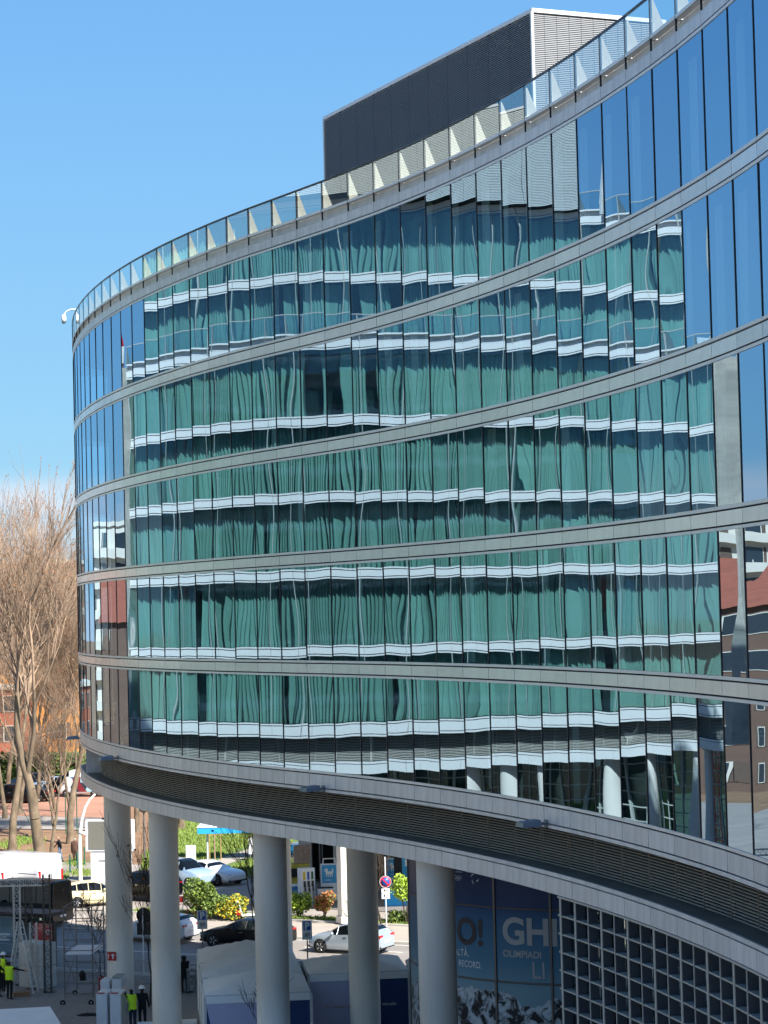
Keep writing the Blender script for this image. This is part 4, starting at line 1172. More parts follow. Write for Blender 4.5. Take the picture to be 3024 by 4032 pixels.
# ------------------------------------------------------------------ plaza: tents
M['tent'] = mat('white_tent_cloth', hexc('ebebea'), 0.8, 0, 0.05, 1.2, bump=0.15, bscale=3)
M['tent_frame'] = mat('tent_frame', hexc('c3c6c8'), 0.4, 0.2, 0.05, 4)
M['lilac'] = mat('lilac_panel', hexc('b2b2ce'), 0.55, 0, 0.05, 1)
M['navy_panel'] = mat('navy_panel', hexc('17366b'), 0.5, 0, 0.06, 1)
M['orange_print'] = mat('orange_print', hexc('b0762e'), 0.6, 0, 0)
def tent(label, corner, ang, wd, dp, bays, hgt=2.55, rise=.62, name='event_tent', lilac=(0, .78), words=None, arrow=False):
    """corner: front left foot, wd along the front, dp away from the eye"""
    root = thing(name, label, 'tent', corner, ang)
    bd = dp / bays
    for b in range(bays):
        y0, y1 = b * bd, (b + 1) * bd
        n = 10; vs, fs = [], []
        for i in range(n + 1):
            for j in range(n + 1):
                u, v = i / n, j / n
                d_ = min(u, 1 - u, v, 1 - v) * 2
                z = hgt + .06 + rise * (d_ ** .85) - .10 * math.sin(math.pi * u) * math.sin(math.pi * v) * (1 - d_)
                vs.append((u * wd, y0 + v * bd, z))
        for i in range(n):
            for j in range(n):
                o_ = i * (n + 1) + j
                fs.append((o_, o_ + n + 1, o_ + n + 2, o_ + 1))
        MB().add(vs, fs, 0, True).build('canopy', M['tent'], root)
        MB().box(0, wd, y0 - .02, y0 + .02, hgt + .0, hgt + .085).build('gutter', M['tent_frame'], root)
        for x in (0, wd):
            MB().box(x - .05, x + .05, y0 - .05, y0 + .05, -.02, hgt).build('post', M['tent_frame'], root)
            MB().box(x - .02, x + .02, y0 + .05, y1 - .05, 0.03, hgt - .1).build('side_wall', M['tent'], root)
    for x in (0, wd): MB().box(x - .05, x + .05, dp - .05, dp + .05, -.02, hgt).build('post', M['tent_frame'], root)
    MB().box(0.05, wd - .05, -.055, .0, hgt - .22, hgt + .04).build('valance', M['tent'], root)
    x0, x1 = .06 + lilac[0] * wd, lilac[1] * wd
    MB().box(x0, x1, -.03, -.005, .03, hgt - .22).build('lilac_panel', M['lilac'], root)
    MB().box(x1 + .01, wd - .06, -.03, -.005, .03, hgt - .22).build('navy_panel', M['navy_panel'], root)
    if arrow:
        for px_ in (x0, x1 - .40):
            MB().add([(px_, -.034, .03), (px_ + .42, -.034, .03), (px_ + .0 if px_ > x0 else px_, -.034, hgt - .32), (px_, -.034, hgt - .32)] if px_ == x0 else [(px_ + .12, -.034, .03), (px_ + .40, -.034, .03), (px_ + .40, -.034, hgt - .32), (px_ - .05, -.034, hgt - .55)], [(0, 1, 2, 3)]).build('print', M['navy_panel'], root)
    for tx, x, z, sz, mt in words or ():
        me = text_mesh(tx, sz, .002); me.materials.clear(); me.materials.append(mt)
        inst('lettering', me, root, (x, -.045, z), rot=(R(90), 0, 0))
    return root
pA = Vector((-7.1, 85.6, -.03))
tent('white event tent with three canopies and lilac panels, left of the other tent', pA, R(6), 3.95, 12.2, 3, 2.5, .6, lilac=(0, .80), arrow=True, words=[('versalis', 3.25, .72, .17, M['white_print'])])
pB = Vector((-3.4, 90.1, -.03))
tent('single white event tent with lilac and navy panels between column and mural wall', pB, R(6), 3.95, 4.0, 1, 2.5, .5, lilac=(0, .66), words=[('versalis', 2.86, 1.25, .19, M['white_print']), ('26 | enilive | 26', .62, 1.22, .17, M['orange_print'])])
# white flat roof close to the left border
rt = thing('marquee_roof', 'large flat white marquee roof in the bottom left corner', 'tent')
c1, c2, c3, c4 = at_depth(-420, 3985, 94), at_depth(195, 3958, 94), at_depth(262, 4060, 90), at_depth(-420, 4075, 90)
zt = 1.1
def lvl(px, py): v = ground(px, py, zt); return (v.x, v.y)
MB().prism([lvl(-300, 3990), lvl(197, 3963), lvl(290, 4110), lvl(-300, 4150)], zt - .12, zt).build('roof', M['tent'], rt)
for px, py in ((185, 3972), (262, 4092)):
    x, y = lvl(px, py); MB().box(x - .04, x + .04, y - .04, y + .04, -.03, zt - .12).build('leg', M['tent_frame'], rt)

# ------------------------------------------------------------------ truss towers, ladder, scaffold, barriers
M['truss'] = mat('aluminium_truss', hexc('c3c4c2'), 0.35, 0.5, 0.08, 6)
M['truss_dark'] = mat('dark_truss', hexc('4c4844'), 0.4, 0.4, 0.08, 6)
M['steel'] = mat('galvanised_steel', hexc('a7abae'), 0.4, 0.5, 0.08, 6)
M['scaf'] = mat('scaffold_steel', hexc('6f6a66'), 0.5, 0.3, 0.15, 6)
def truss(root, p0, p1, s=.29, m='truss', name='truss_section'):
    p0, p1 = Vector(p0), Vector(p1); d_ = p1 - p0; L = d_.length; d_.normalize()
    a_ = d_.cross(Vector((0, 0, 1)) if abs(d_.z) < .9 else Vector((1, 0, 0))).normalized(); b_ = d_.cross(a_)
    mb = MB(); cs = [a_ * s / 2 * i + b_ * s / 2 * j for i, j in ((1, 1), (1, -1), (-1, -1), (-1, 1))]
    for c_ in cs: mb.tube(p0 + c_, p1 + c_, .025, None, 6)
    n = max(1, int(L / .36))
    for i in range(n):
        q0, q1 = p0 + d_ * L * i / n, p0 + d_ * L * (i + 1) / n
        for j in range(4):
            c_, e_ = cs[j], cs[(j + 1) % 4]
            mb.tube(q0 + (c_ if i % 2 else e_), q1 + (e_ if i % 2 else c_), .011, None, 4, caps=False)
            mb.tube(q0 + c_, q0 + e_, .010, None, 4, caps=False)
    return mb.build(name, M[m], root)
t = thing('truss_tower', 'aluminium truss tower with cross beams beside the ladder', 'truss')
b1, b2, b3, b4 = ground(72, 3880, -.03), ground(190, 3912, -.03), ground(118, 3862, -.03), ground(135, 3895, -.03)
hT = 5.0
for b, m_, hh in ((b1, 'truss', 4.6), (b3, 'truss_dark', 4.6), (b4, 'truss', 3.0)):
    truss(t, b, b + Vector((0, 0, hh)), .29, m_)
truss(t, b2, b2 + Vector((0, 0, 5.3)), .29, 'truss_dark')
e1 = b1 + Vector((-3.2, .6, 4.6)); truss(t, e1, b2 + Vector((0, 0, 4.95)), .29)
truss(t, b1 + Vector((-3, 1.5, 3.25)), b3 + Vector((0, 0, 3.25)), .29, 'truss_dark')
truss(t, b1 + Vector((-2.5, 0, 2.35)), b1 + Vector((-.35, 0, 2.2)), .25)
for b in (b1, b2, b3, b4): MB().box(b.x - .3, b.x + .3, b.y - .3, b.y + .3, -.03, .0).build('base_plate', M['steel'], t)
# step ladder
q = ground(80, 3905, -.03)
t = thing('step_ladder', 'tall aluminium step ladder standing open beside the worker', 'ladder', q, R(-12))
for y0, xa, xb in ((0, -.45, .0), (.0, .85, .08)):
    for sy in (-.24, .24):
        MB().tube((xa, sy * 1.25 - .3, 0), (xb, sy * .8, 3.15), .035, .03, 6).build('rail', M['truss'], t)
    for i in range(10):
        f = (i + 1) / 11; x = xa + (xb - xa) * f; w_ = .24 * (1.25 - .45 * f)
        MB().tube((x, -w_ - .3 * (1 - f), 3.15 * f), (x, w_ - .3 * (1 - f), 3.15 * f), .022, None, 6).build('rung', M['truss'], t)
# concrete ballast blocks
M['block'] = mat('pale_ballast_block', hexc('bdbcb8'), 0.9, 0, 0.14, 3, bump=0.2)
q = ground(118, 3888, -.03)
lb = ['upper pale ballast block in front of the bus shelter', 'lower pale ballast block in front of the bus shelter']
for i, (z, l_) in enumerate(((1.03, lb[0]), (0.0, lb[1]))):
    t = tag(MB().box(-.75, .75, -.45, .45, 0, 1.0).build('ballast_block', M['block'], None, (q.x + .35, q.y + .1, -.03 + z), R(-38)), l_, 'block')
# rolling scaffold
q = ground(312, 3958, -.03)
t = thing('scaffold_tower', 'empty rolling scaffold tower on castors in front of the first column', 'scaffold', q, R(-4))
sw_, sd_, sh_ = .62, 1.3, 4.25
for x in (-sw_, sw_):
    for y in (0, 2 * sd_):
        MB().tube((x, y, .3), (x, y, sh_ + (.0 if y == 0 else .1)), .028, None, 8).build('upright', M['scaf'], t)
        wv = MB().lathe([(.05, -.03), (.11, -.03), (.125, 0), (.11, .03), (.05, .03)], 16).build('castor', M['tyre'], t, (x - .1, y, .105), rot=(R(90), 0, 0))
        MB().tube((x, y, .3), (x - .1, y + .05, .1), .02, None, 6).build('castor_fork', M['steel'], t)
for y in (0, 2 * sd_):
    for i in range(9): MB().tube((-sw_, y, .5 + i * .46), (sw_, y, .5 + i * .46), .02, None, 6).build('rung', M['scaf'], t)
for x in (-sw_, sw_):
    for z0, z1 in ((.5, 2.1), (2.1, .5), (2.3, 3.9), (3.9, 2.3)):
        MB().tube((x, 0, z0), (x, 2 * sd_, z1), .016, None, 6).build('brace', M['scaf'], t)
    for z in (2.3, 3.55, 4.2): MB().tube((x, 0, z), (x, 2 * sd_, z), .02, None, 6).build('guard_rail', M['scaf'], t)
MB().box(-sw_ + .05, sw_ - .05, .05, 2 * sd_ - .05, 2.16, 2.22).build('deck', M['white_metal'], t)
MB().sphere((.15, .05, 1.30), .15, 9, 6, 0, 1.25).box(.05, .3, -.02, .12, 1.05, 1.22).build('tool_bag', M['black_cloth'], t)
# crowd barriers
def barrier(lbl, p, ang, L=2.1):
    t = thing('crowd_barrier', lbl, 'barrier', p, ang, 'crowd barriers')
    MB().path([(.03, 0, .12), (.03, 0, 1.02), (.10, 0, 1.10), (L - .10, 0, 1.10), (L - .03, 0, 1.02), (L - .03, 0, .12), (.03, 0, .12)], .019, 8).build('frame', M['steel'], t)
    for i in range(15): 
        x = .03 + (L - .06) * (i + 1) / 16
        MB().tube((x, 0, .12), (x, 0, 1.10), .008, None, 5, caps=False).build('bar', M['steel'], t)
    for x in (.3, L - .3):
        MB().tube((x, 0, .13), (x - .06, -.32, .0), .016, None, 6).tube((x, 0, .13), (x - .06, .32, .0), .016, None, 6).build('foot', M['steel'], t)
    return t
for lbl, a_, b_ in (('steel crowd barrier between bus shelter and scaffold tower', (190, 3828), (275, 3838)), ('steel crowd barrier behind the scaffold tower', (280, 3832), (375, 3848)), ('steel crowd barrier behind the first column', (376, 3845), (470, 3858)),
                    ('steel crowd barrier between the first two columns', (520, 3868), (590, 3880)), ('steel crowd barrier in front of the person in black', (690, 3905), (745, 3915)), ('steel crowd barrier in front of the parked bicycles', (746, 3912), (800, 3912))):
    A_, B_ = ground(*a_, -.03), ground(*b_, -.03)
    barrier(lbl, A_, math.atan2(B_.y - A_.y, B_.x - A_.x), (B_ - A_).length)
# wrapped stacks, boxes, rolls
M['wrap'] = mat('white_stretch_wrap', hexc('cfd4d9'), 0.3, 0, 0.1, 2.5, bump=0.35, bscale=7)
M['redbox'] = mat('red_plastic', hexc('a51d1f'), 0.5, 0, 0.08, 4)
def stack(lbl, px, py, w_, d_, hh, strap=True, ang=-6):
    q = ground(px, py, -.03)
    t = thing('wrapped_stack', lbl, 'stack', q, R(ang))
    mb = MB(); 
    mb.box(-w_ / 2, w_ / 2, 0, d_, .14, hh)
    o = mb.build('wrapped_load', M['wrap'], t)
    bv = o.modifiers.new('b', 'BEVEL'); bv.width = .04; bv.segments = 2
    MB().box(-w_ / 2, w_ / 2, 0, d_, .0, .03).box(-w_ / 2, -w_ / 2 + .1, 0, d_, .03, .14).box(w_ / 2 - .1, w_ / 2, 0, d_, .03, .14).build('pallet', M['conc_raw'], t)
    if strap: MB().box(-w_ / 2 + .05, w_ / 2 - .1, -.012, .06, hh - .03, hh + .012).build('strap', M['redbox'], t)
    return t
stack('white wrapped stack of panels, front left one beside the worker in jeans', 402, 4070, .46, 1.0, 1.62)
stack('white wrapped stack of panels, front right one touching the worker in jeans', 456, 4070, .46, 1.0, 1.62)
stack('white wrapped stack behind the front left stack', 415, 3985, .42, .9, 1.35, False)
stack('white wrapped stack carrying grey profiles', 462, 3985, .42, .9, 1.42, False)
q = ground(462, 3985, -.03)
t = thing('metal_profiles', 'bundle of grey metal profiles lying on a wrapped stack', 'profiles', q + Vector((0, 0, 1.42)), R(-6))
for i in range(4): MB().box(-.2 + i * .1, -.12 + i * .1, -.05, .85, 0, .07).build('profile', M['steel'], t)
q = ground(432, 3905, -.03)
t = thing('red_crate', 'open red crate standing in front of the first column', 'crate', q, R(-4))
MB().box(-.5, .5, 0, .45, 0, .06).box(-.5, .5, 0, .03, .06, .62).box(-.5, .5, .42, .45, .06, .62).box(-.5, -.47, .03, .42, .06, .62).box(.47, .5, .03, .42, .06, .62).build('crate_body', M['redbox'], t)
MB().box(-.36, .2, -.006, .0, .14, .5).build('label', mat('orange_label', hexc('c9764a'), .6), t)
MB().box(-.26, .08, -.010, -.006, .2, .38).build('print', M['black_trim'], t)
for px, py, l_ in ((575, 4040, 'white roll of carpet lying behind the second column'), (740, 4030, 'white end of a carpet roll right of the second column')):
    q = ground(px, py, .15)
    tag(MB().tube((-.35, 0, 0), (.35, .05, 0), .17, None, 18).build('carpet_roll', M['tent'], None, q, 0), l_, 'roll')
q = ground(350, 4000, -.02)
mb = MB(); mb.sphere((0, 0, 0), .55, 14, 8, 0, .28); o = tag(mb.build('tarpaulin', M['black_cloth'], None, q), 'crumpled black tarpaulin on the paving beside the wrapped stacks', 'tarpaulin')
o.scale = (1, .5, .8)
q = ground(85, 3925, -.03)
tag(MB().box(-.35, .35, -.2, .2, 0, .22).build('cardboard_box', mat('cardboard', hexc('8a6a4c'), .9, 0, .15, 4), None, q, R(15)), 'brown cardboard box on the paving below the ladder', 'box')
# bus shelter with red poster
q = ground(178, 3822, -.03)
t = thing('bus_shelter', 'dark bus shelter with a red illuminated poster', 'shelter', q, R(-28))
MB().box(-4.2, .35, -.3, 1.3, 2.55, 2.72).build('roof', M['black_trim'], t)
MB().box(-.62, .62, -.12, .12, .18, 2.35).build('poster_case', M['black_trim'], t)
def poster():
    m = mat('red_poster', hexc('b2303a'), .4, 0, .0); nt = m.node_tree; b = nt.nodes['Principled BSDF']
    tc = nt.nodes.new('ShaderNodeTexCoord'); n_ = nt.nodes.new('ShaderNodeTexNoise'); n_.inputs['Scale'].default_value = 1.6; n_.inputs['Distortion'].default_value = 1.5
    r_ = nt.nodes.new('ShaderNodeValToRGB')
    st = [(.3, '8f1f2b'), (.5, 'b84a50'), (.6, 'd2a59a'), (.7, '7a4a3c')]
    while len(r_.color_ramp.elements) < 4: r_.color_ramp.elements.new(.5)
    for e_, (p_, c_) in zip(r_.color_ramp.elements, st): e_.position, e_.color = p_, (*hexc(c_), 1)
    nt.links.new(tc.outputs['Object'], n_.inputs[0]); nt.links.new(n_.outputs[0], r_.inputs[0]); nt.links.new(r_.outputs[0], b.inputs['Base Color']); return m
MB().box(-.54, .54, -.135, -.122, .3, 2.25).build('poster', poster(), t)
MB().lathe([(.07, 0), (.13, 0), (.13, .01), (.07, .01), (.07, 0)], 20).build('print', M['white_print'], t, (.3, -.14, 1.85), rot=(R(90), 0, 0))
for x in (-4.0, -2.2, -.75): MB().box(x - .05, x + .05, 1.1, 1.2, 0, 2.56).build('post', M['black_trim'], t)
MB().box(-4.0, -.75, 1.12, 1.14, .3, 2.3).build('glass_wall', M['glass_clear'], t)
MB().box(-3.8, -1.2, .6, 1.0, .42, .48).build('bench', M['black_trim'], t)
# fire signs on the first column
cx, cy2 = COLS[0][0] * W, COLS[0][1] * W
for i, (px, l_) in enumerate(((428, 'small red fire sign with white flame on the first column'), (445, 'red fire hydrant sign beside the small fire sign on the first column'))):
    dq = ground(px, 3765, 0) - EYE; d2 = Vector((dq.x, dq.y)); o_ = Vector((-cx, -cy2)); rr = .325 * W + .012
    a_, b_, c_ = d2.dot(d2), 2 * d2.dot(o_), o_.dot(o_) - rr * rr
    tt = (-b_ - math.sqrt(max(0, b_ * b_ - 4 * a_ * c_))) / (2 * a_)
    p_ = d2 * tt; an = math.atan2(p_.y - cy2, p_.x - cx) + R(90)
    w_ = .09 if i == 0 else .15
    t = thing('fire_sign', l_, 'sign', (p_.x, p_.y, EYE.z + dq.z * tt), an)
    MB().box(-w_, w_, -.012, .0, -.19, .19).build('plate', M['redbox'], t)
    MB().box(-w_ * .25, w_ * .25, -.016, -.012, -.12, .10).box(-w_ * .55, w_ * .55, -.016, -.012, .02, .07).build('symbol', M['white_print'], t)
# traffic signs
M['sign_blue'] = mat('sign_blue', hexc('0f4fa8'), .4, 0, .03, 4)
M['sign_red'] = mat('sign_red', hexc('cf2a3c'), .4, 0, .03, 4)
M['sign_back'] = mat('sign_back', hexc('23252a'), .5, 0.2, .1, 4)
def bike_symbol(t, z, s, y):
    mb = MB()
    for x in (-.11 * s, .11 * s):
        mb.lathe([(.075 * s, -.002), (.085 * s, -.002), (.085 * s, .002), (.075 * s, .002), (.075 * s, -.002)], 16, 0)
        for i in range(len(mb.v) - 80, len(mb.v)):
            a_ = mb.v[i]; mb.v[i] = (a_[0] + x, y + a_[2], z + a_[1])
    for p_, q_ in (((-.11, 0), (-.04, .12)), ((-.04, .12), (.08, .12)), ((.11, 0), (.07, .16)), ((-.11, 0), (0, 0)), ((0, 0), (.08, .12)), ((0, 0), (-.05, .15)), ((.07, .16), (.11, .15)), ((-.08, .15), (-.03, .15))):
        mb.tube((p_[0] * s, y, z + p_[1] * s), (q_[0] * s, y, z + q_[1] * s), .008 * s, None, 4)
    mb.build('bicycle_symbol', M['black_trim'], t)
def p_sign(lbl, px, top, bot, pxw, Yd):
    c_ = at_depth(px, (top + bot) / 2, Yd); hh = (bot - top) / FOCAL * Yd; w_ = pxw / FOCAL * Yd
    t = thing('parking_sign', lbl, 'sign', (c_.x, c_.y, -.03), R(4))
    zc = c_.z + .03
    MB().tube((0, .04, 0), (0, .04, zc + hh / 2), .032, None, 10).build('pole', M['scaf'], t)
    MB().box(-w_ / 2, w_ / 2, -.01, .01, zc - hh / 2, zc + hh / 2).build('plate', M['white_metal'], t)
    MB().box(-w_ * .36, w_ * .36, -.016, -.011, zc + hh * .0, zc + hh * .46).build('blue_field', M['sign_blue'], t)
    me = text_mesh('P', hh * .5, .002, .02, 'CENTER'); me.materials.clear(); me.materials.append(M['white_print'])
    inst('lettering', me, t, (0, -.02, zc + hh * .06), rot=(R(90), 0, 0))
    bike_symbol(t, zc - hh * .32, w_ * 2.3, -.014)
    MB().lathe([(.03, -.03), (.12, -.03), (.12, .03), (.03, .03)], 14, 0, (0, .04, zc - hh * .5 - .95)).build('pole_collar', M['scaf'], t)
p_sign('blue and white bicycle parking sign in front of the black sedan', 796, 3586, 3658, 40, 104)
p_sign('blue and white bicycle parking sign in front of the silver hatchback', 1209, 3625, 3700, 39, 102)
q = ground(1523, 3692, 0)
t = thing('no_parking_sign', 'round red and blue no parking sign with white plates on a pole', 'sign', q, R(3))
z0 = 3.75
MB().tube((0, .03, 0), (0, .03, z0 + .35), .03, None, 10).build('pole', M['white_metal'], t)
zs = at_depth(1519, 3472, q.y).z
def disc(r0, r1, y, m_, nm):
    o = MB().lathe([(r0, -.004), (r1, -.004), (r1, .004), (r0, .004), (r0, -.004)] if r0 > 0 else [(.001, -.004), (r1, -.004), (r1, .004), (.001, .004)], 28).build(nm, m_, t, (0, y, zs), rot=(R(90), 0, 0)); return o
disc(0, .30, -.004, M['sign_red'], 'plate'); disc(0, .215, -.012, M['sign_blue'], 'blue_disc')
disc(.285, .302, -.010, M['white_metal'], 'rim')
MB().box(-.21, .21, -.024, -.018, -.036, .036).build('bar', M['sign_red'], t, (0, 0, zs), rot=(0, R(45), 0))
for i, (a_, b_) in enumerate(((-.34, -.58), (-.60, -.86))):
    MB().box(-.21, .21, -.012, .0, zs + b_, zs + a_).build('white_plate', M['white_metal'], t)
    MB().box(-.1, -.03, -.016, -.012, zs + b_ + .1, zs + a_ - .04).box(.0, .13, -.016, -.012, zs + b_ + .13, zs + b_ + .16).box(-.15, .15, -.016, -.012, zs + b_ + .05, zs + b_ + .07).build('symbol', M['black_trim'], t)
q = ground(566, 3830, -.03)
t = thing('road_sign', 'back of a dark rounded road sign on a white pole between the first columns', 'sign', q, R(-10))
zs = at_depth(571, 3607, q.y).z
MB().tube((0, 0, 0), (0, 0, zs + .4), .03, None, 10).build('pole', M['white_metal'], t)
MB().lathe([(.001, -.01), (.36, -.01), (.36, .01), (.001, .01)], 28).build('round_plate', M['sign_back'], t, (.04, .05, zs + .06), rot=(R(90), 0, 0))
MB().box(-.30, .36, .04, .06, zs - .85, zs - .28).build('square_plate', M['sign_back'], t)
# ------------------------------------------------------------------ trees
M['bark'] = mat('plane_bark', hexc('756653'), 0.95, 0, 0.6, 1.8, bump=0.6, bscale=7, stretch=(1, 1, .5))
M['twig'] = mat('pale_twig', hexc('967f6a'), 0.9, 0, 0.55, 0.6)
M['dark_bark'] = mat('dark_bark', hexc('41372f'), 0.95, 0, 0.25, 3, bump=0.3)
M['dry_leaf'] = mat('dry_seed_leaf', hexc('7d5230'), 0.85, 0, 0.3, 4)
def grow(mb_t, mb_c, p, d_, L, r_, depth, rr, spread=.55, up=.18, seg=4, leafp=0.0, minr=.008, crown_from=2, lv=0, kids=(2, 4)):
    pts = [Vector(p)]; d_ = d_.normalized()
    rad = [r_]
    for i in range(seg):
        d_ = (d_ + Vector((rr.gauss(0, .13), rr.gauss(0, .13), rr.gauss(0, .08) + up * .35))).normalized()
        pts.append(pts[-1] + d_ * L / seg); rad.append(max(minr, r_ * (1 - .42 * (i + 1) / seg)))
    mb = mb_t if lv < crown_from else mb_c
    n = 12 if lv == 0 else (7 if lv == 1 else (5 if lv == 2 else 3))
    for i in range(seg): mb.tube(pts[i], pts[i + 1], rad[i], rad[i + 1], n, 0, caps=False)
    if depth == 0:
        if rr.random() < leafp:
            c_ = pts[-1]; s_ = .07
            mb_c.add([c_ + Vector((-s_, 0, 0)), c_ + Vector((s_, 0, -.02)), c_ + Vector((s_ * .3, s_, -.11)), c_ + Vector((-s_ * .5, -s_ * .6, -.1))], [(0, 1, 2), (0, 1, 3)], 1)
        return
    k = rr.randint(*kids) + (1 if lv > 1 else 0)
    for j in range(k):
        f = rr.uniform(.45, 1.0) if lv > 0 else rr.uniform(.7, 1.0)
        i = min(seg - 1, int(f * seg)); q = pts[i].lerp(pts[i + 1], f * seg - i) if i < seg else pts[-1]
        ax = Vector((rr.gauss(0, 1), rr.gauss(0, 1), rr.gauss(0, .5)))
        nd = (d_ + ax.normalized() * spread * rr.uniform(.7, 1.3) + Vector((0, 0, up))).normalized()
        grow(mb_t, mb_c, q, nd, L * rr.uniform(.58, .85), max(minr, rad[i] * rr.uniform(.5, .68)), depth - 1, rr, spread, up, max(2, seg - (1 if lv else 0)), leafp, minr, crown_from, lv + 1, kids)
    grow(mb_t, mb_c, pts[-1], d_, L * .82, rad[-1], depth - 1, rr, spread, up, max(2, seg - 1), leafp, minr, crown_from, lv + 1, kids)
def tree_meshes(seed, hgt, r_, depth=5, lean=(0, 0), leafp=.3, spread=.55, up=.18, trunk=.30, mb_m=None, minr=.011, kids=(2, 4)):
    rr = random.Random(seed); a_, b_ = MB(), MB()
    a_.lathe([(r_ * 1.5, -.2), (r_ * 1.15, .35), (r_ * 1.0, .8)], 12)
    grow(a_, b_, (0, 0, .5), Vector((lean[0], lean[1], 1)), hgt * trunk, r_, depth, rr, spread, up, 4, leafp, minr, 2, 0, kids)
    return a_.mesh('trunk', [M['bark']]), b_.mesh('crown', [M['twig'], M['dry_leaf']])
def tree(lbl, meshes, loc, rz=0, sc=1.0, group=None, name='plane_tree'):
    t = thing(name, lbl, 'tree', loc, rz, group)
    inst('trunk', meshes[0], t, scale=(sc,) * 3); inst('crown', meshes[1], t, scale=(sc,) * 3)
    return t
TM = [tree_meshes(11, 25, .42, 5, (.02, 0), .25, .5, .22), tree_meshes(23, 22, .30, 5, (-.15, .05), .25, .5, .22), tree_meshes(37, 20, .24, 5, (.1, .1), .25), tree_meshes(51, 23, .28, 5, (0, .1), .3, .5, .2)]
BM = [tree_meshes(61, 29, .20, 5, (.02, 0), .12, .62, .15, .24, minr=.009), tree_meshes(73, 29, .21, 5, (-.1, .05), .12, .66, .13, .22, minr=.009), tree_meshes(87, 29, .18, 5, (.06, .1), .15, .58, .18, .23, minr=.009)]
g_ = lambda px, py: ground(px, py, -.16)
tree('big forked plane tree with patchy bark behind the white van', TM[0], g_(171, 3480), R(30), 1.0)
tree('leaning plane tree at the left border', TM[1], g_(50, 3352), R(120), 1.0)
tree('slender pale plane tree beside the forked trunk', TM[2], g_(205, 3448), R(200), .62)
tree('dark trunked plane tree behind the two pedestrians', TM[3], g_(278, 3322), R(10), 1.0)
tree('plane tree between the first two columns', TM[2], g_(540, 3276), R(60), .95)
tree('plane tree on the lawn right of the second column', TM[1], g_(714, 3268), R(280), .9)
GT = 'bare trees at the back of the park'
spots = [(-30, 3235, 0, 1.15), (20, 3225, 2, 1.15), (78, 3210, 1, 1.0), (140, 3200, 1, .95), (215, 3195, 0, .8), (275, 3200, 2, .75), (-70, 3190, 1, 1.25), (30, 3140, 0, 1.25), (105, 3128, 2, 1.15), (180, 3118, 1, 1.05), (250, 3112, 0, .85), (310, 3108, 2, .8)]
ORD = 'first second third fourth fifth sixth seventh eighth ninth tenth eleventh twelfth'.split()
spots.sort()
for i, (px, py, m_, sc) in enumerate(spots):
    tree('bare brown twigged tree at the back of the park, %s trunk from the left border' % ORD[i], BM[m_], g_(px, py), R(47 * i), sc, GT)
# thin dark street trees between the columns
def small_tree(lbl, loc, seed, hgt, leafp=.35, r_=.05, lean=(0, 0)):
    rr = random.Random(seed); a_, b_ = MB(), MB()
    grow(a_, b_, (0, 0, 0), Vector((lean[0], lean[1], 1.6)), hgt * .5, r_, 4, rr, .55, .32, 4, leafp, .007, 1, 0, (2, 3))
    t = thing('young_tree', lbl, 'tree', loc)
    a_.build('trunk', M['dark_bark'], t); b_.build('crown', [M['dark_bark'], M['dry_leaf']], t)
    return t
small_tree('thin bare street tree with dry leaves between the first two columns', ground(592, 3960, -.03), 6, 5.4, .08, .045)
small_tree('thin bare street tree beside the third column', ground(1004, 3960, -.03), 9, 6.2, .1, .09)
small_tree('thin bare street tree in front of the cream hatchback', ground(395, 3850, -.03), 15, 2.8, .08, .03)
small_tree('twiggy bare shrub in front of the left tent', Vector((-4.9, 83.6, -.03)), 21, 2.6, 0, .04)
small_tree('small bare tree behind the no parking sign', ground(1500, 3640, .06), 33, 3.6, .0, .06)
# sapling tied to stakes
q = g_(846, 3392); t = thing('staked_sapling', 'young tree tied to a wooden frame on the lawn', 'tree', q)
M['stake'] = mat('wood_stake', hexc('a58a5c'), .9, 0, .15, 6)
MB().tube((0, 0, 0), (0, 0, 3.6), .06, .04, 8).build('trunk', M['twig'], t)
MB().tube((-.35, 0, 0), (-.35, 0, 1.9), .04, None, 6).tube((.42, 0, 0), (.42, 0, 1.9), .04, None, 6).tube((-.42, 0, 1.8), (.5, 0, 1.8), .035, None, 6).build('stake', M['stake'], t)

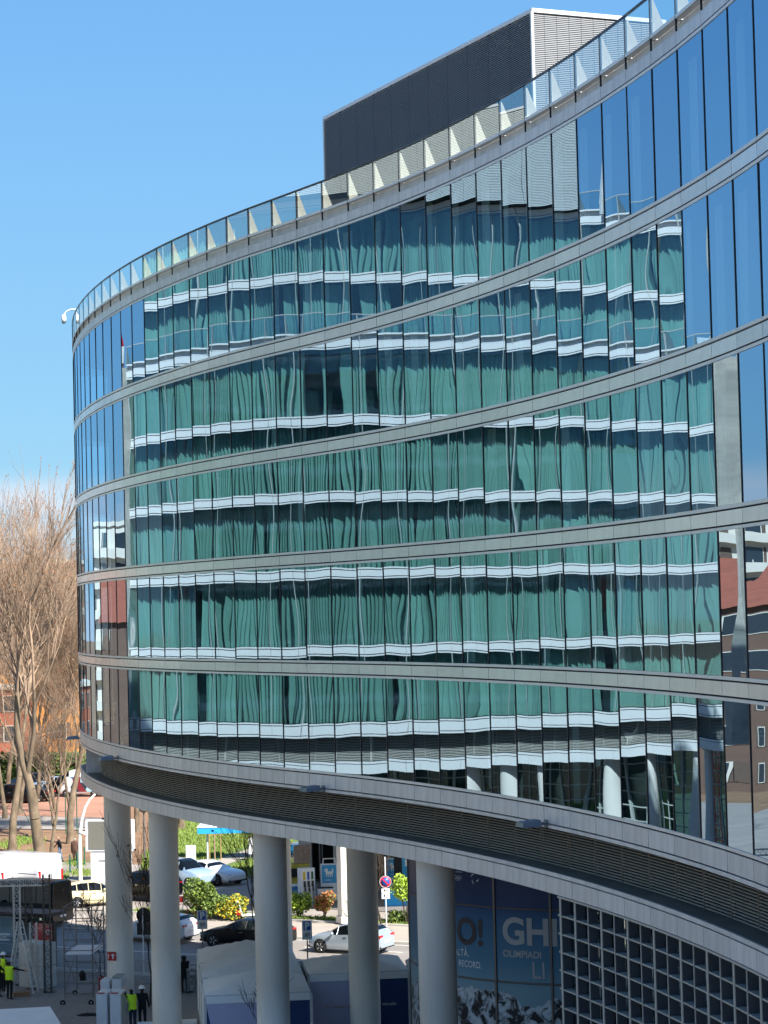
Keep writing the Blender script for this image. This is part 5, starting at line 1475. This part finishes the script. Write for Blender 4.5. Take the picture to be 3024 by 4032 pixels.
# ------------------------------------------------------------------ shrubs
M['leaf_g'] = mat('shrub_leaf', hexc('6d8236'), .6, 0, .35, 3)
M['leaf_d'] = mat('dark_leaf', hexc('3c5522'), .6, 0, .3, 3)
M['leaf_y'] = mat('yellow_blossom', hexc('cdb62a'), .7, 0, .15, 4)
M['leaf_r'] = mat('copper_leaf', hexc('c07a4c'), .6, 0, .3, 4)
M['leaf_l'] = mat('lime_leaf', hexc('a9c644'), .6, 0, .25, 4)
def shrub(name, lbl, loc, rx, ry, rz_, n, mats, leaf=.10, trunk_h=0.0, seed=1, wts=None, cat='shrub', mid=.5):
    rr = random.Random(seed); t = thing(name, lbl, cat, loc)
    mb = MB(); lumps = [(rr.uniform(-.5, .5), rr.uniform(-.5, .5), rr.uniform(-.35, .5), rr.uniform(.45, .7)) for _ in range(7)] + [(0, 0, 0, .7)]
    for _ in range(n):
        lx, ly, lz, lr = rr.choice(lumps)
        v = Vector((rr.gauss(0, 1), rr.gauss(0, 1), rr.gauss(0, 1))).normalized() * lr * rr.uniform(.55, 1.0) ** .5
        c_ = Vector(((lx + v.x) * rx, (ly + v.y) * ry, trunk_h + rz_ * (mid + .5 * (lz + v.z) / .9)))
        if c_.z < .02: continue
        a_ = Vector((rr.gauss(0, 1), rr.gauss(0, 1), rr.gauss(0, .7))).normalized(); b_ = a_.cross(Vector((rr.gauss(0, 1), rr.gauss(0, 1), rr.gauss(0, 1)))).normalized()
        s_ = leaf * rr.uniform(.6, 1.2)
        mi = rr.choices(range(len(mats)), wts)[0] if wts else 0
        if callable(wts): mi = wts(c_)
        mb.add([c_ - a_ * s_, c_ + b_ * s_ * .5, c_ + a_ * s_, c_ - b_ * s_ * .5], [(0, 1, 2, 3)], mi)
    mb.build('foliage', [M[m_] for m_ in mats], t)
    st = MB()
    for _ in range(6):
        e = Vector((rr.uniform(-.5, .5) * rx, rr.uniform(-.5, .5) * ry, trunk_h + rz_ * .6))
        st.tube((rr.uniform(-.08, .08), rr.uniform(-.08, .08), 0), e, .03, .012, 5)
    st.build('stem', M['dark_bark'], t)
    return t
shrub('shrub', 'big round green shrub behind the red and white hire bicycles', ground(790, 3606, .06), 1.15, 1.0, 2.0, 2600, ['leaf_g', 'leaf_d'], .11, 0, 3, (3, 1))
shrub('shrub', 'low green shrub beside the yellow flowering one', ground(862, 3612, .06), .9, .8, 1.25, 1500, ['leaf_g', 'leaf_d'], .10, 0, 4, (3, 1))
shrub('flowering_shrub', 'yellow flowering shrub right of the big green shrub', ground(922, 3618, .06), .9, .8, 1.25, 1700, ['leaf_y', 'leaf_g'], .09, 0, 5, (1, 1.3))
shrub('shrub', 'light green shrub in front of the fuel pump', ground(1180, 3612, .06), .85, .7, 1.35, 1500, ['leaf_g', 'leaf_l'], .10, 0, 6, (1, 1))
shrub('copper_shrub', 'round copper leaved shrub in front of the petrol station', ground(1280, 3612, .06), .62, .6, 1.25, 1300, ['leaf_r', 'leaf_g'], .09, .25, 7, (2, 1))
shrub('lime_tree', 'small lime green tree left of the mural wall', ground(1604, 3636, .06), .75, .7, 1.5, 1300, ['leaf_l', 'leaf_g'], .10, 1.1, 8, (3, 1), 'tree')
shrub('shrub', 'low dark shrub under the lime green tree', ground(1575, 3634, .06), .8, .5, .7, 700, ['leaf_g', 'leaf_d'], .09, 0, 9, (1, 1))
h0, h1 = ground(-40, 3096, -.1), ground(330, 3096, -.1)
t = thing('hedge', 'long clipped dark green hedge behind the parked cars', 'hedge', h0, math.atan2(h1.y - h0.y, h1.x - h0.x))
mb = MB(); HLn = (h1 - h0).length
for _ in range(11000):
    c_ = Vector((rnd.uniform(0, HLn), rnd.uniform(-1.1, 1.1), rnd.uniform(.05, 3.2 + .25 * math.sin(_))))
    a_ = Vector((rnd.gauss(0, 1), rnd.gauss(0, 1), rnd.gauss(0, 1))).normalized(); b_ = a_.orthogonal().normalized(); s_ = rnd.uniform(.12, .3)
    mb.add([c_ - a_ * s_, c_ + b_ * s_ * .5, c_ + a_ * s_, c_ - b_ * s_ * .5], [(0, 1, 2, 3)], rnd.choice((0, 1, 1)))
mb.build('foliage', [M['leaf_g'], M['leaf_d']], t)
q = g_(250, 3030); shrub('evergreen', 'grey green evergreen tree between the bare trees', (q.x, q.y, -.1), 3.0, 3.0, 8, 2200, ['leaf_d', 'leaf_g'], .4, 1, 60, (3, 1), 'tree')
# park fence posts with wire, and railing by the parked cars
M['green_post'] = mat('green_post', hexc('1f5a48'), .5, 0, .05, 4)
t = thing('wire_fence', 'green posted wire fence along the park edge', 'fence')
prev = None
for px, py in ((240, 3448), (276, 3440), (305, 3425), (333, 3408)):
    q = g_(px, py); MB().tube(q, q + Vector((0, 0, 1.25)), .05, None, 8).build('post', M['green_post'], t)
    if prev:
        for z in (.3, .7, 1.1): MB().tube(prev + Vector((0, 0, z)), q + Vector((0, 0, z)), .008, None, 4).build('wire', M['green_post'], t)
    prev = q
t = thing('wire_fence', 'tall dark green posts of the yard fence behind the leaning tree', 'fence')
for px, py in ((57, 3282), (136, 3284), (260, 3284), (304, 3284)):
    q = g_(px, py); MB().tube(q, q + Vector((0, 0, 3.0)), .07 if px < 60 else .04, None, 8).build('post', M['green_post'], t)
q = g_(57, 3282); MB().tube(q + Vector((.1, 0, 2.8)), q + Vector((1.6, 0, .2)), .03, None, 6).build('brace', M['green_post'], t)
t = thing('railing', 'white tubular railing in front of the parked cars', 'railing')
prev = None
for px in (48, 58, 118, 128):
    q = ground(px, 3163, -.1)
    MB().tube(q, q + Vector((0, 0, 1.1)), .05, None, 6).build('post', M['white_metal'], t)
    if prev:
        for z in (1.1, .6): MB().tube(prev + Vector((0, 0, z)), q + Vector((0, 0, z)), .05, None, 6).build('rail', M['white_metal'], t)
    prev = q

# ------------------------------------------------------------------ street furniture beyond the road
M['lamp_white'] = mat('lamp_white', hexc('e2dfd2'), .5, 0, .04, 3)
q = g_(317, 3475)
t = thing('street_lamp', 'curved white street lamp pole with a small camera', 'lamp', q)
top = at_depth(385, 3127, q.y); hz_ = top.z - q.z
pts = [(0, 0, 0), (0, 0, hz_ * .45), (.04, 0, hz_ * .58), (.16, 0, hz_ * .72), (.38, 0, hz_ * .85), (.68, 0, hz_ * .94), (1.05, 0, hz_)]
for a_, b_, r0, r1 in zip(pts, pts[1:], (.13, .12, .11, .10, .09, .08), (.12, .11, .10, .09, .08, .07)): MB().tube(a_, b_, r0, r1, 12).build('pole', M['lamp_white'], t)
MB().box(0, .5, -.08, .08, -.09, .06).build('camera_housing', M['white_metal'], t, (.05, -.1, hz_ * .585), rot=(0, R(22), 0))
MB().tube((0, 0, hz_ * .54), (.2, -.08, hz_ * .575), .03, None, 6).build('bracket', M['white_metal'], t)
M['screen'] = mat('unlit_screen', hexc('77756c'), .6, 0, .05, 8)
q = ground(372, 3472, -.12)
t = thing('led_screen', 'large grey unlit display panel on a white base by the road', 'display', q, R(-14))
def zat(py): return at_depth(380, py, q.y).z - q.z
zb, zt_ = zat(3352), zat(3228)
MB().box(-.55, 2.6, 0, .5, zb, zt_).build('cabinet', M['white_metal'], t)
MB().box(-.35, 2.5, -.03, -.004, zb + .12, zt_ - .1).build('screen', M['screen'], t)
MB().box(.55, 1.0, .05, .4, zt_ + .01, zt_ + .10).build('cap', M['black_trim'], t)
MB().box(-.25, 2.4, .05, .45, 0, zb - .05).build('base', M['white_metal'], t)
MB().box(.3, 1.4, .02, .045, zat(3388) - .03, zat(3388)).build('print', M['sign_back'], t)
# grey lamp post on the lawn, white notice, blue roof
q = g_(570, 3395); t = thing('lamp_post', 'thin grey lamp post on the lawn between the first columns', 'lamp', q)
zt_ = at_depth(570, 3195, q.y).z - q.z
MB().tube((0, 0, 0), (0, 0, zt_), .09, .06, 10).build('pole', M['scaf'], t)
MB().lathe([(.05, 0), (.3, .12), (.34, .3), (.0, .4)], 14, 0, (0, 0, zt_ - .1)).build('lamp_head', M['scaf'], t)
q = g_(818, 3390); t = thing('shelter', 'bright blue flat shelter roof on a thin post', 'shelter', q)
zt_ = at_depth(818, 3260, q.y).z - q.z
M['cyan'] = mat('bright_blue_sheet', hexc('2aa3e6'), .5, 0, .03, 2)
MB().box(-.62, 4.6, -.5, 2.2, zt_ - .35, zt_ + .06).build('fascia', M['cyan'], t); MB().box(-.66, 4.64, -.54, 2.24, zt_ + .061, zt_ + .12).build('roof', M['white_metal'], t)
MB().tube((.0, 0, 0), (.0, 0, zt_ - .36), .07, None, 8).build('post', M['pale_post'] if 'pale_post' in M else M['white_metal'], t)
for x in (4.2,): MB().tube((x, 0, 0), (x, 0, zt_ - .36), .07, None, 8).build('post', M['white_metal'], t)
q = g_(753, 3424); t = thing('notice_board', 'white notice board on the lawn behind the white cars', 'sign', q)
MB().box(-.33, .33, -.02, .02, .6, 1.6).build('board', M['white_metal'], t); MB().tube((-.3, .03, 0), (-.3, .03, 1.6), .03).tube((.3, .03, 0), (.3, .03, 1.6), .03).build('post', M['scaf'], t)
q = g_(992, 3392); t = thing('notice_board', 'white notice on a grey pole left of the third column', 'sign', q)
MB().box(-.2, .6, -.03, .0, .5, 1.6).build('board', M['white_metal'], t); MB().tube((-.1, .04, 0), (-.1, .04, 4.4), .05).build('post', M['scaf'], t)
# bicycles
M['bike_red'] = mat('hire_bike_red', hexc('e0392b'), .4, 0, .03, 5)
def bicycle(lbl, loc, ang, frame, accent, group=None, basket=True):
    t = thing('bicycle', lbl, 'bicycle', loc, ang, group)
    for x in (-.53, .53):
        w_ = MB().lathe([(.31, -.02), (.345, -.02), (.345, .02), (.31, .02), (.31, -.02)], 22).build('wheel', accent, t, (x, 0, .345), rot=(R(90), 0, 0))
        sp_ = MB()
        for i in range(8):
            a_ = math.pi * i / 8; sp_.tube((-.31 * math.cos(a_), -.31 * math.sin(a_), 0), (.31 * math.cos(a_), .31 * math.sin(a_), 0), .004, None, 3)
        inst('spoke', sp_.mesh('spoke', M['steel']), w_)
    MB().path([(-.53, 0, .345), (-.1, 0, .32), (.42, 0, .85), (.53, 0, .345)], .03, 8).path([(-.53, 0, .345), (-.22, 0, .78), (-.1, 0, .32)], .025, 8).path([(.42, 0, .85), (.38, 0, 1.05)], .022, 6).build('frame', frame, t)
    MB().path([(.30, -.3, 1.06), (.40, 0, 1.08), (.30, .3, 1.06)], .018, 6).build('handlebar', M['black_trim'], t)
    MB().box(-.36, -.1, -.09, .09, .88, .95).tube((-.22, 0, .75), (-.22, 0, .9), .02).build('saddle', M['black_trim'], t)
    if basket: MB().box(.42, .78, -.2, .2, .78, 1.08).build('basket', accent, t)
    MB().lathe([(.27, -.025), (.40, -.03), (.40, .03), (.27, .025)], 14).build('mudguard', accent, t, (-.53, 0, .36), rot=(R(90), 0, 0))
    return t
bicycle('red and white hire bicycle with its basket to the left', ground(752, 3608, 0), R(160), M['white_metal'], M['bike_red'])
bicycle('red and white hire bicycle behind the parking sign', ground(800, 3604, 0), R(110), M['white_metal'], M['bike_red'])
for i, px in enumerate((757, 782)):
    bicycle('dark bicycle %s in the rack left of the tent' % ('nearest the person in black' if i == 0 else 'touching the tent'), ground(px, 3900, -.03), R(60), M['black_trim'], M['tyre'], 'bicycles in the rack', False)
q = ground(985, 3622, 0)
t = thing('scooter', 'white motor scooter with a red mudguard beside the third column', 'scooter', q, R(200))
for x in (-.6, .62): MB().lathe([(.1, -.06), (.24, -.07), (.27, 0), (.24, .07), (.1, .06)], 18).build('wheel', M['tyre'], t, (x, 0, .27), rot=(R(90), 0, 0))
fr = MB(); fr.add([(.45, -.2, .3), (.45, .2, .3), (.62, .24, .95), (.62, -.24, .95), (.55, -.2, .3), (.55, .2, .3), (.70, .2, .95), (.70, -.2, .95)], [(0, 3, 2, 1), (4, 5, 6, 7), (0, 1, 5, 4), (1, 2, 6, 5), (2, 3, 7, 6), (3, 0, 4, 7)])
fr.build('leg_shield', PAINT['white'], t)
MB().box(-.3, .5, -.18, .18, .24, .34).sphere((-.45, 0, .62), .28, 14, 8, 0, .9).build('body', PAINT['white'], t)
MB().box(-.8, .0, -.16, .16, .78, .88).build('seat', M['black_trim'], t)
MB().path([(.55, -.34, 1.08), (.66, 0, 1.12), (.55, .34, 1.08)], .025, 6).tube((.62, 0, .3), (.66, 0, 1.1), .035).build('handlebar', M['black_trim'], t)
MB().sphere((.72, 0, 1.0), .12, 10, 6).build('headlight', M['clear_lamp'], t)
MB().sphere((.64, 0, .42), .22, 12, 6, 0, .7).build('mudguard', M['bike_red'], t)
q = ground(1642, 3925, -.03)
t = thing('scooter', 'orange scooter between the right hand tent and the mural wall', 'scooter', q, R(75))
for x in (-.6, .62): MB().lathe([(.1, -.06), (.24, -.07), (.27, 0), (.24, .07), (.1, .06)], 18).build('wheel', M['tyre'], t, (x, 0, .27), rot=(R(90), 0, 0))
o_p = paint('orange_paint', 'e07a1c')
MB().box(-.3, .5, -.18, .18, .24, .34).sphere((-.45, 0, .62), .28, 14, 8, 0, .9).box(.48, .6, -.22, .22, .3, 1.0).build('body', o_p, t)
MB().box(-.8, .0, -.16, .16, .78, .88).build('seat', M['black_trim'], t)
MB().path([(.5, -.34, 1.08), (.6, 0, 1.12), (.5, .34, 1.08)], .025, 6).build('handlebar', M['black_trim'], t)

# ------------------------------------------------------------------ petrol station
M['station'] = mat('station_grey_wall', hexc('b9b6b2'), .8, 0, .06, 2)
M['st_blue'] = mat('station_blue', hexc('2b94c8'), .4, 0, .05, 2)
M['st_dark'] = mat('station_dark', hexc('15181b'), .7, 0, .1, 2)
M['forecourt'] = mat('forecourt', hexc('7a7672'), .9, 0, .15, .6)
c0 = ground(1100, 3585, -.1); 
sheet('forecourt', [ground(1105, 3562)[:2], ground(1700, 3592)[:2], (12, 158), (-7.5, 162)], -.09, M['forecourt'])
st = thing('petrol_station', 'petrol station kiosk with dark openings under a flat canopy', 'building')
Yk = 143.0
def sx(px, Y=Yk): return at_depth(px, 3450, Y).x
MB().box(sx(1178), sx(1228), Yk, Yk + 3, -.1, 6.2).build('wall', M['station'], st)
MB().box(sx(1315), sx(1345), Yk - .3, Yk + 3, -.1, 6.2).build('wall', M['station'], st)
MB().box(sx(1228), sx(1315), Yk + 2.2, Yk + 2.4, -.1, 6.2).build('back_wall', M['st_dark'], st)
MB().box(sx(1345), 9, Yk + .5, Yk + 3, -.1, 6.2).build('wall', M['st_dark'], st)
MB().box(sx(1480), sx(1545), Yk - .2, Yk + .45, 3.2, 6.2).build('notice_panel', M['station'], st)
MB().box(sx(1254), sx(1260), Yk + 1.6, Yk + 1.7, 0, 6).box(sx(1266), sx(1270), Yk + 1.6, Yk + 1.7, 0, 6).build('door_frame', M['steel'], st)
MB().box(sx(1290), sx(1312), Yk + 1.2, Yk + 1.6, 2.2, 5.6).build('hanging_banner', M['leaf_y'], st)
MB().box(sx(1165), 12, Yk - 17.5, Yk + 3.5, 6.2, 7.0).build('canopy', M['white_metal'], st)
MB().box(sx(1184), sx(1197), Yk - .04, Yk, 4.2, 5.0).build('notice', mat('pink_notice', hexc('d79a9a'), .6), st)
MB().box(sx(1186), sx(1203), Yk - .04, Yk, 3.6, 4.05).build('notice', M['sign_red'], st)
me = text_mesh('C', .55, .002, .02); me.materials.clear(); me.materials.append(M['black_trim']); inst('lettering', me, st, (sx(1492), Yk - .22, 5.2), rot=(R(90), 0, 0))
MB().box(sx(1488), sx(1503), Yk - .215, Yk - .205, 4.75, 5.0).build('print', M['sign_blue'], st)
# sunlit pillar
q = ground(1368, 3632, .06)
tag(MB().box(-.42, .42, -.3, .3, 0, 7.0).box(-.5, .6, -.4, .4, 0, .35).build('canopy_pillar', mat('white_pillar', hexc('e3dcd0'), .8, 0, .05, 2), None, q, R(24)), 'white square canopy pillar in full sun beside the copper leaved shrub', 'pillar')
# fuel pump
q = ground(1216, 3556, -.09)
t = thing('fuel_pump', 'blue and white fuel pump with three black nozzles', 'pump', q, R(28))
MB().box(-.42, .42, 0, .55, 0, 2.0).build('cabinet', M['white_metal'], t)
MB().box(.421, .44, .0, .55, 0, 2.0).box(-.42, .42, -.012, .0, 0, .12).build('side_panel', M['st_blue'], t)
for i, c_ in enumerate(('leaf_y', 'sign_blue', 'green_post')):
    x = -.26 + i * .26
    MB().box(x - .07, x + .07, -.012, 0, 1.35, 1.8).build('grade_label', M[c_], t)
    MB().box(x - .05, x + .05, -.10, 0, .95, 1.28).tube((x, -.06, 1.0), (x + .02, -.1, .7), .02).build('nozzle', M['black_trim'], t)
    MB().path([(x, -.05, 1.0), (x - .04, -.12, .5), (x + .02, -.12, .12), (x + .08, -.06, .5), (x + .09, -.03, 1.0)], .018, 6).build('hose', M['black_trim'], t)
q = ground(1197, 3552, -.09)
t = thing('traffic_cone', 'small orange traffic cone at the foot of the fuel pump', 'cone', q)
MB().lathe([(.17, .03), (.04, .62), (.03, .64), (0, .64)], 14).build('body', M['bike_red'], t); MB().box(-.2, .2, -.2, .2, 0, .03).build('base', M['bike_red'], t)
q = ground(1172, 3548, -.09)
t = thing('pump_cabinet', 'low blue cabinet left of the fuel pump', 'cabinet', q, R(10))
MB().box(-.5, .45, 0, .6, 0, .85).build('body', M['st_blue'], t); MB().box(-.52, .47, -.02, .62, .85, .93).build('top', M['white_metal'], t)
me = text_mesh('enilive', .16, .002); me.materials.clear(); me.materials.append(M['white_print']); inst('lettering', me, t, (-.42, -.01, .55), rot=(R(90), 0, 0))
MB().box(.2, .36, -.012, 0, .2, .5).build('label', M['white_print'], t)
q = ground(1182, 3500, -.09)
t = thing('shelf_rack', 'shelf of goods behind the fuel pump', 'rack', q, R(8))
MB().box(-.5, .6, 0, .5, 0, 1.5).build('lower_bin', mat('yellow_goods', hexc('c9b64a'), .7, 0, .35, 6), t); MB().box(-.3, .7, .1, .6, 1.52, 2.6).build('upper_bin', mat('mixed_goods', hexc('a58c7a'), .7, 0, .4, 7), t)
MB().box(-.62, .0, -.25, -.05, .75, 1.25).build('display', M['st_dark'], t)
def totem(lbl, px, py, ang):
    q = ground(px, py, -.09); t = thing('service_totem', lbl, 'totem', q, R(ang))
    MB().box(-.5, .5, 0, .35, 0, 2.1).build('case', M['white_metal'], t)
    MB().box(-.45, .40, -.02, 0, 1.0, 2.05).build('face', M['st_blue'], t)
    MB().path([(-.35, .15, 2.1), (-.35, .15, 2.4), (.35, .15, 2.4), (.35, .15, 2.1)], .03, 6).build('handle', M['white_metal'], t)
    MB().box(-.75, .2, -.55, -.03, 0, .75).build('bin', M['white_metal'], t); MB().box(-.72, .17, -.52, -.06, .752, .80).build('bin_lid', M['st_dark'], t)
    # animal emblem: body, head, legs, tail
    b_ = MB()
    def quad(x0, z0, x1, z1): b_.box(x0, x1, -.03, -.021, z0, z1)
    quad(-.22, 1.52, .18, 1.68); quad(-.28, 1.66, -.10, 1.84); quad(.14, 1.60, .22, 1.82)
    for x in (-.20, -.10, .02, .12): quad(x, 1.36, x + .045, 1.53)
    b_.build('emblem', M['white_print'], t)
    me = text_mesh('enilive', .14, .002); me.materials.clear(); me.materials.append(M['white_print']); inst('lettering', me, t, (-.24, -.025, 1.14), rot=(R(90), 0, 0))
    return t
totem('blue service totem with a white animal emblem beside the white pillar', 1300, 3545, 6)
totem('blue service totem with a white animal emblem behind the no parking sign', 1556, 3520, 4)
q = ground(1605, 3540, -.09); t = thing('fuel_pump', 'tall blue fuel pump left of the mural wall', 'pump', q, R(0))
MB().box(-.28, .3, 0, .5, 0, 2.6).build('cabinet', M['st_blue'], t); MB().box(-.75, -.28, 0, .5, 0, 2.5).build('dark_front', M['st_dark'], t); MB().box(-.1, .12, -.012, 0, 1.9, 2.3).build('label', M['white_print'], t)
q = ground(1580, 3568, -.09); tag(MB().box(-.95, .9, 0, .5, 0, 1.0).build('blue_plinth', M['cyan'], None, q), 'bright blue sunlit plinth behind the small lime green tree', 'plinth')

# ------------------------------------------------------------------ far buildings
M['ochre'] = mat('ochre_plaster', hexc('c48a4c'), .9, 0, .1, .5)
M['brick'] = mat('red_brick', hexc('9c5a44'), .9, 0, .15, .6)
M['plaster'] = mat('pale_plaster', hexc('cfc6b8'), .9, 0, .08, .4)
M['roof_tile'] = mat('red_roof_tile', hexc('94523f'), .85, 0, .2, 1.2, bump=.4, bscale=5, stretch=(1, 4, 1))
M['brown_wall'] = mat('brown_wall', hexc('6b5245'), .9, 0, .15, .7)
M['shutter'] = mat('window_shutter', hexc('5d4b40'), .8, 0, .1, 3)
M['far_glass'] = mat('far_window_glass', hexc('2b343c'), .1, 0, 0, spec=.8)
def house(name, lbl, x0, x1, y0, y1, hgt, wallm, floors, cols, ang=0, loc=(0, 0), bands=None, flat=True, balcony=False, ridge=2.6):
    t = thing(name, lbl, 'building', (loc[0], loc[1], -.16), R(ang))
    MB().box(x0, x1, y0, y1, 0, hgt).build('wall', wallm, t)
    if flat: MB().box(x0 - .3, x1 + .3, y0 - .3, y1 + .3, hgt + .002, hgt + .5).build('roof', M['plaster'], t)
    else:
        ym = (y0 + y1) / 2
        MB().add([(x0 - .6, y0 - .6, hgt), (x1 + .6, y0 - .6, hgt), (x1 + .6, y1 + .6, hgt), (x0 - .6, y1 + .6, hgt), (x0 + 3, ym, hgt + ridge), (x1 - 3, ym, hgt + ridge)], [(0, 1, 5, 4), (1, 2, 5), (2, 3, 4, 5), (3, 0, 4), (3, 2, 1, 0)]).build('roof', M['roof_tile'], t)
    fh = hgt / floors
    frm = MB().box(-.7, .7, -.08, .04, 0, fh * .55).mesh('window', M['plaster']); pan = MB().box(-.58, .58, -.10, -.085, .08, fh * .55 - .08).mesh('pane', M['far_glass']); shu = MB().box(-1.15, -.72, -.07, .0, 0, fh * .55).mesh('shutter', M['shutter'])
    for f in range(floors):
        for c_ in range(cols):
            x = x0 + (c_ + .5) * (x1 - x0) / cols
            w_ = inst('window', frm, t, (x, y0, fh * f + fh * .25)); inst('pane', pan, w_); inst('shutter', shu, w_); inst('shutter', shu, w_, (1.87, 0, 0))
        if bands: MB().box(x0 - .05, x1 + .05, y0 - (1.2 if balcony else .12), y0 + .02, fh * f - .15, fh * f + (.9 if balcony else .25)).build('balcony', bands, t)
    return t
house('apartment_house', 'ochre apartment house with pale windows behind the bare trees', -14, 8, 0, 10, 12.6, M['ochre'], 4, 5, 0, (-28, 247))
house('apartment_block', 'long brick apartment block with white balconies behind the bare trees', -45, 18, 0, 12, 24.5, M['brick'], 7, 14, 0, (-36, 315), M['plaster'], True, True)
house('apartment_block', 'orange stair tower of the apartment block behind the bare trees', -4, 4, 0, 6, 26.5, M['ochre'], 7, 2, 0, (-37, 309))
house('apartment_house', 'low red brick house behind the hedge at the left border', -20, 6, 0, 10, 9.5, M['brick'], 3, 6, 0, (-44, 243))
# places that only the glass mirrors
house('town_house', 'brown house with a red tiled roof mirrored at both ends of the glass front', -12, 12, 0, 12, 16.4, M['brown_wall'], 5, 5, 34, (-66, 186), None, False, ridge=4.5)
house('apartment_block', 'pale terraced block mirrored above the red tiled roof', -22, 22, 0, 14, 27, M['plaster'], 8, 9, 30, (-92, 232), M['plaster'], True, True)
tree('bare tree in front of the mirrored brown house', TM[1], (-52, 158, -.16), R(70), .5)
tree('smaller bare tree beside the mirrored brown house', TM[3], (-70, 170, -.16), R(160), .42)
t = thing('brick_tower', 'orange brick tower with a white spire mirrored in the left windows', 'tower', (-118, 300, 0))
MB().box(-4, 4, -4, 4, 0, 24).build('shaft', M['ochre'], t); MB().box(-4.3, 4.3, -4.3, 4.3, 24.01, 28).build('crown_wall', M['plaster'], t); MB().lathe([(2.0, 28), (1.6, 38), (.5, 44), (0, 47)], 8).build('spire', M['white_metal'], t)
t = thing('tower_crane', 'red lattice tower crane mirrored beside the concrete fin', 'crane', (-43.5, 140.5, 0), R(125))
M['crane_red'] = mat('crane_red', hexc('b3202c'), .5, 0, .05, 3)
mb = MB(); s_ = .45
for i in range(36):
    z0, z1 = i * .95, (i + 1) * .95
    for a_, b_ in (((-s_, -s_), (s_, -s_)), ((s_, -s_), (s_, s_)), ((s_, s_), (-s_, s_)), ((-s_, s_), (-s_, -s_))):
        mb.tube((*a_, z0), (*b_, z1), (.035), None, 4, caps=False); mb.tube((*a_, z0), (*a_, z1), .06, None, 4, caps=False); mb.tube((*a_, z0), (*b_, z0), .035, None, 4, caps=False)
mb.build('mast', M['crane_red'], t)
mb = MB()
for i in range(8):
    x0, x1 = -3 + i * .9, -3 + (i + 1) * .9
    for y in (-.35, .35): mb.tube((x0, y, 34.2), (x1, y, 34.2), .05, None, 4, caps=False); mb.tube((x0, y, 34.2), (x1, 0, 35.0), .035, None, 4, caps=False)
    mb.tube((x0, 0, 35.0), (x1, 0, 35.0), .045, None, 4, caps=False)
mb.build('jib', M['crane_red'], t); MB().box(-.6, .6, -1.4, -.6, 33.0, 34.3).build('cab', M['white_metal'], t); MB().box(-3.4, -2.2, -.5, .5, 33, 34.1).build('counterweight', M['block'], t)
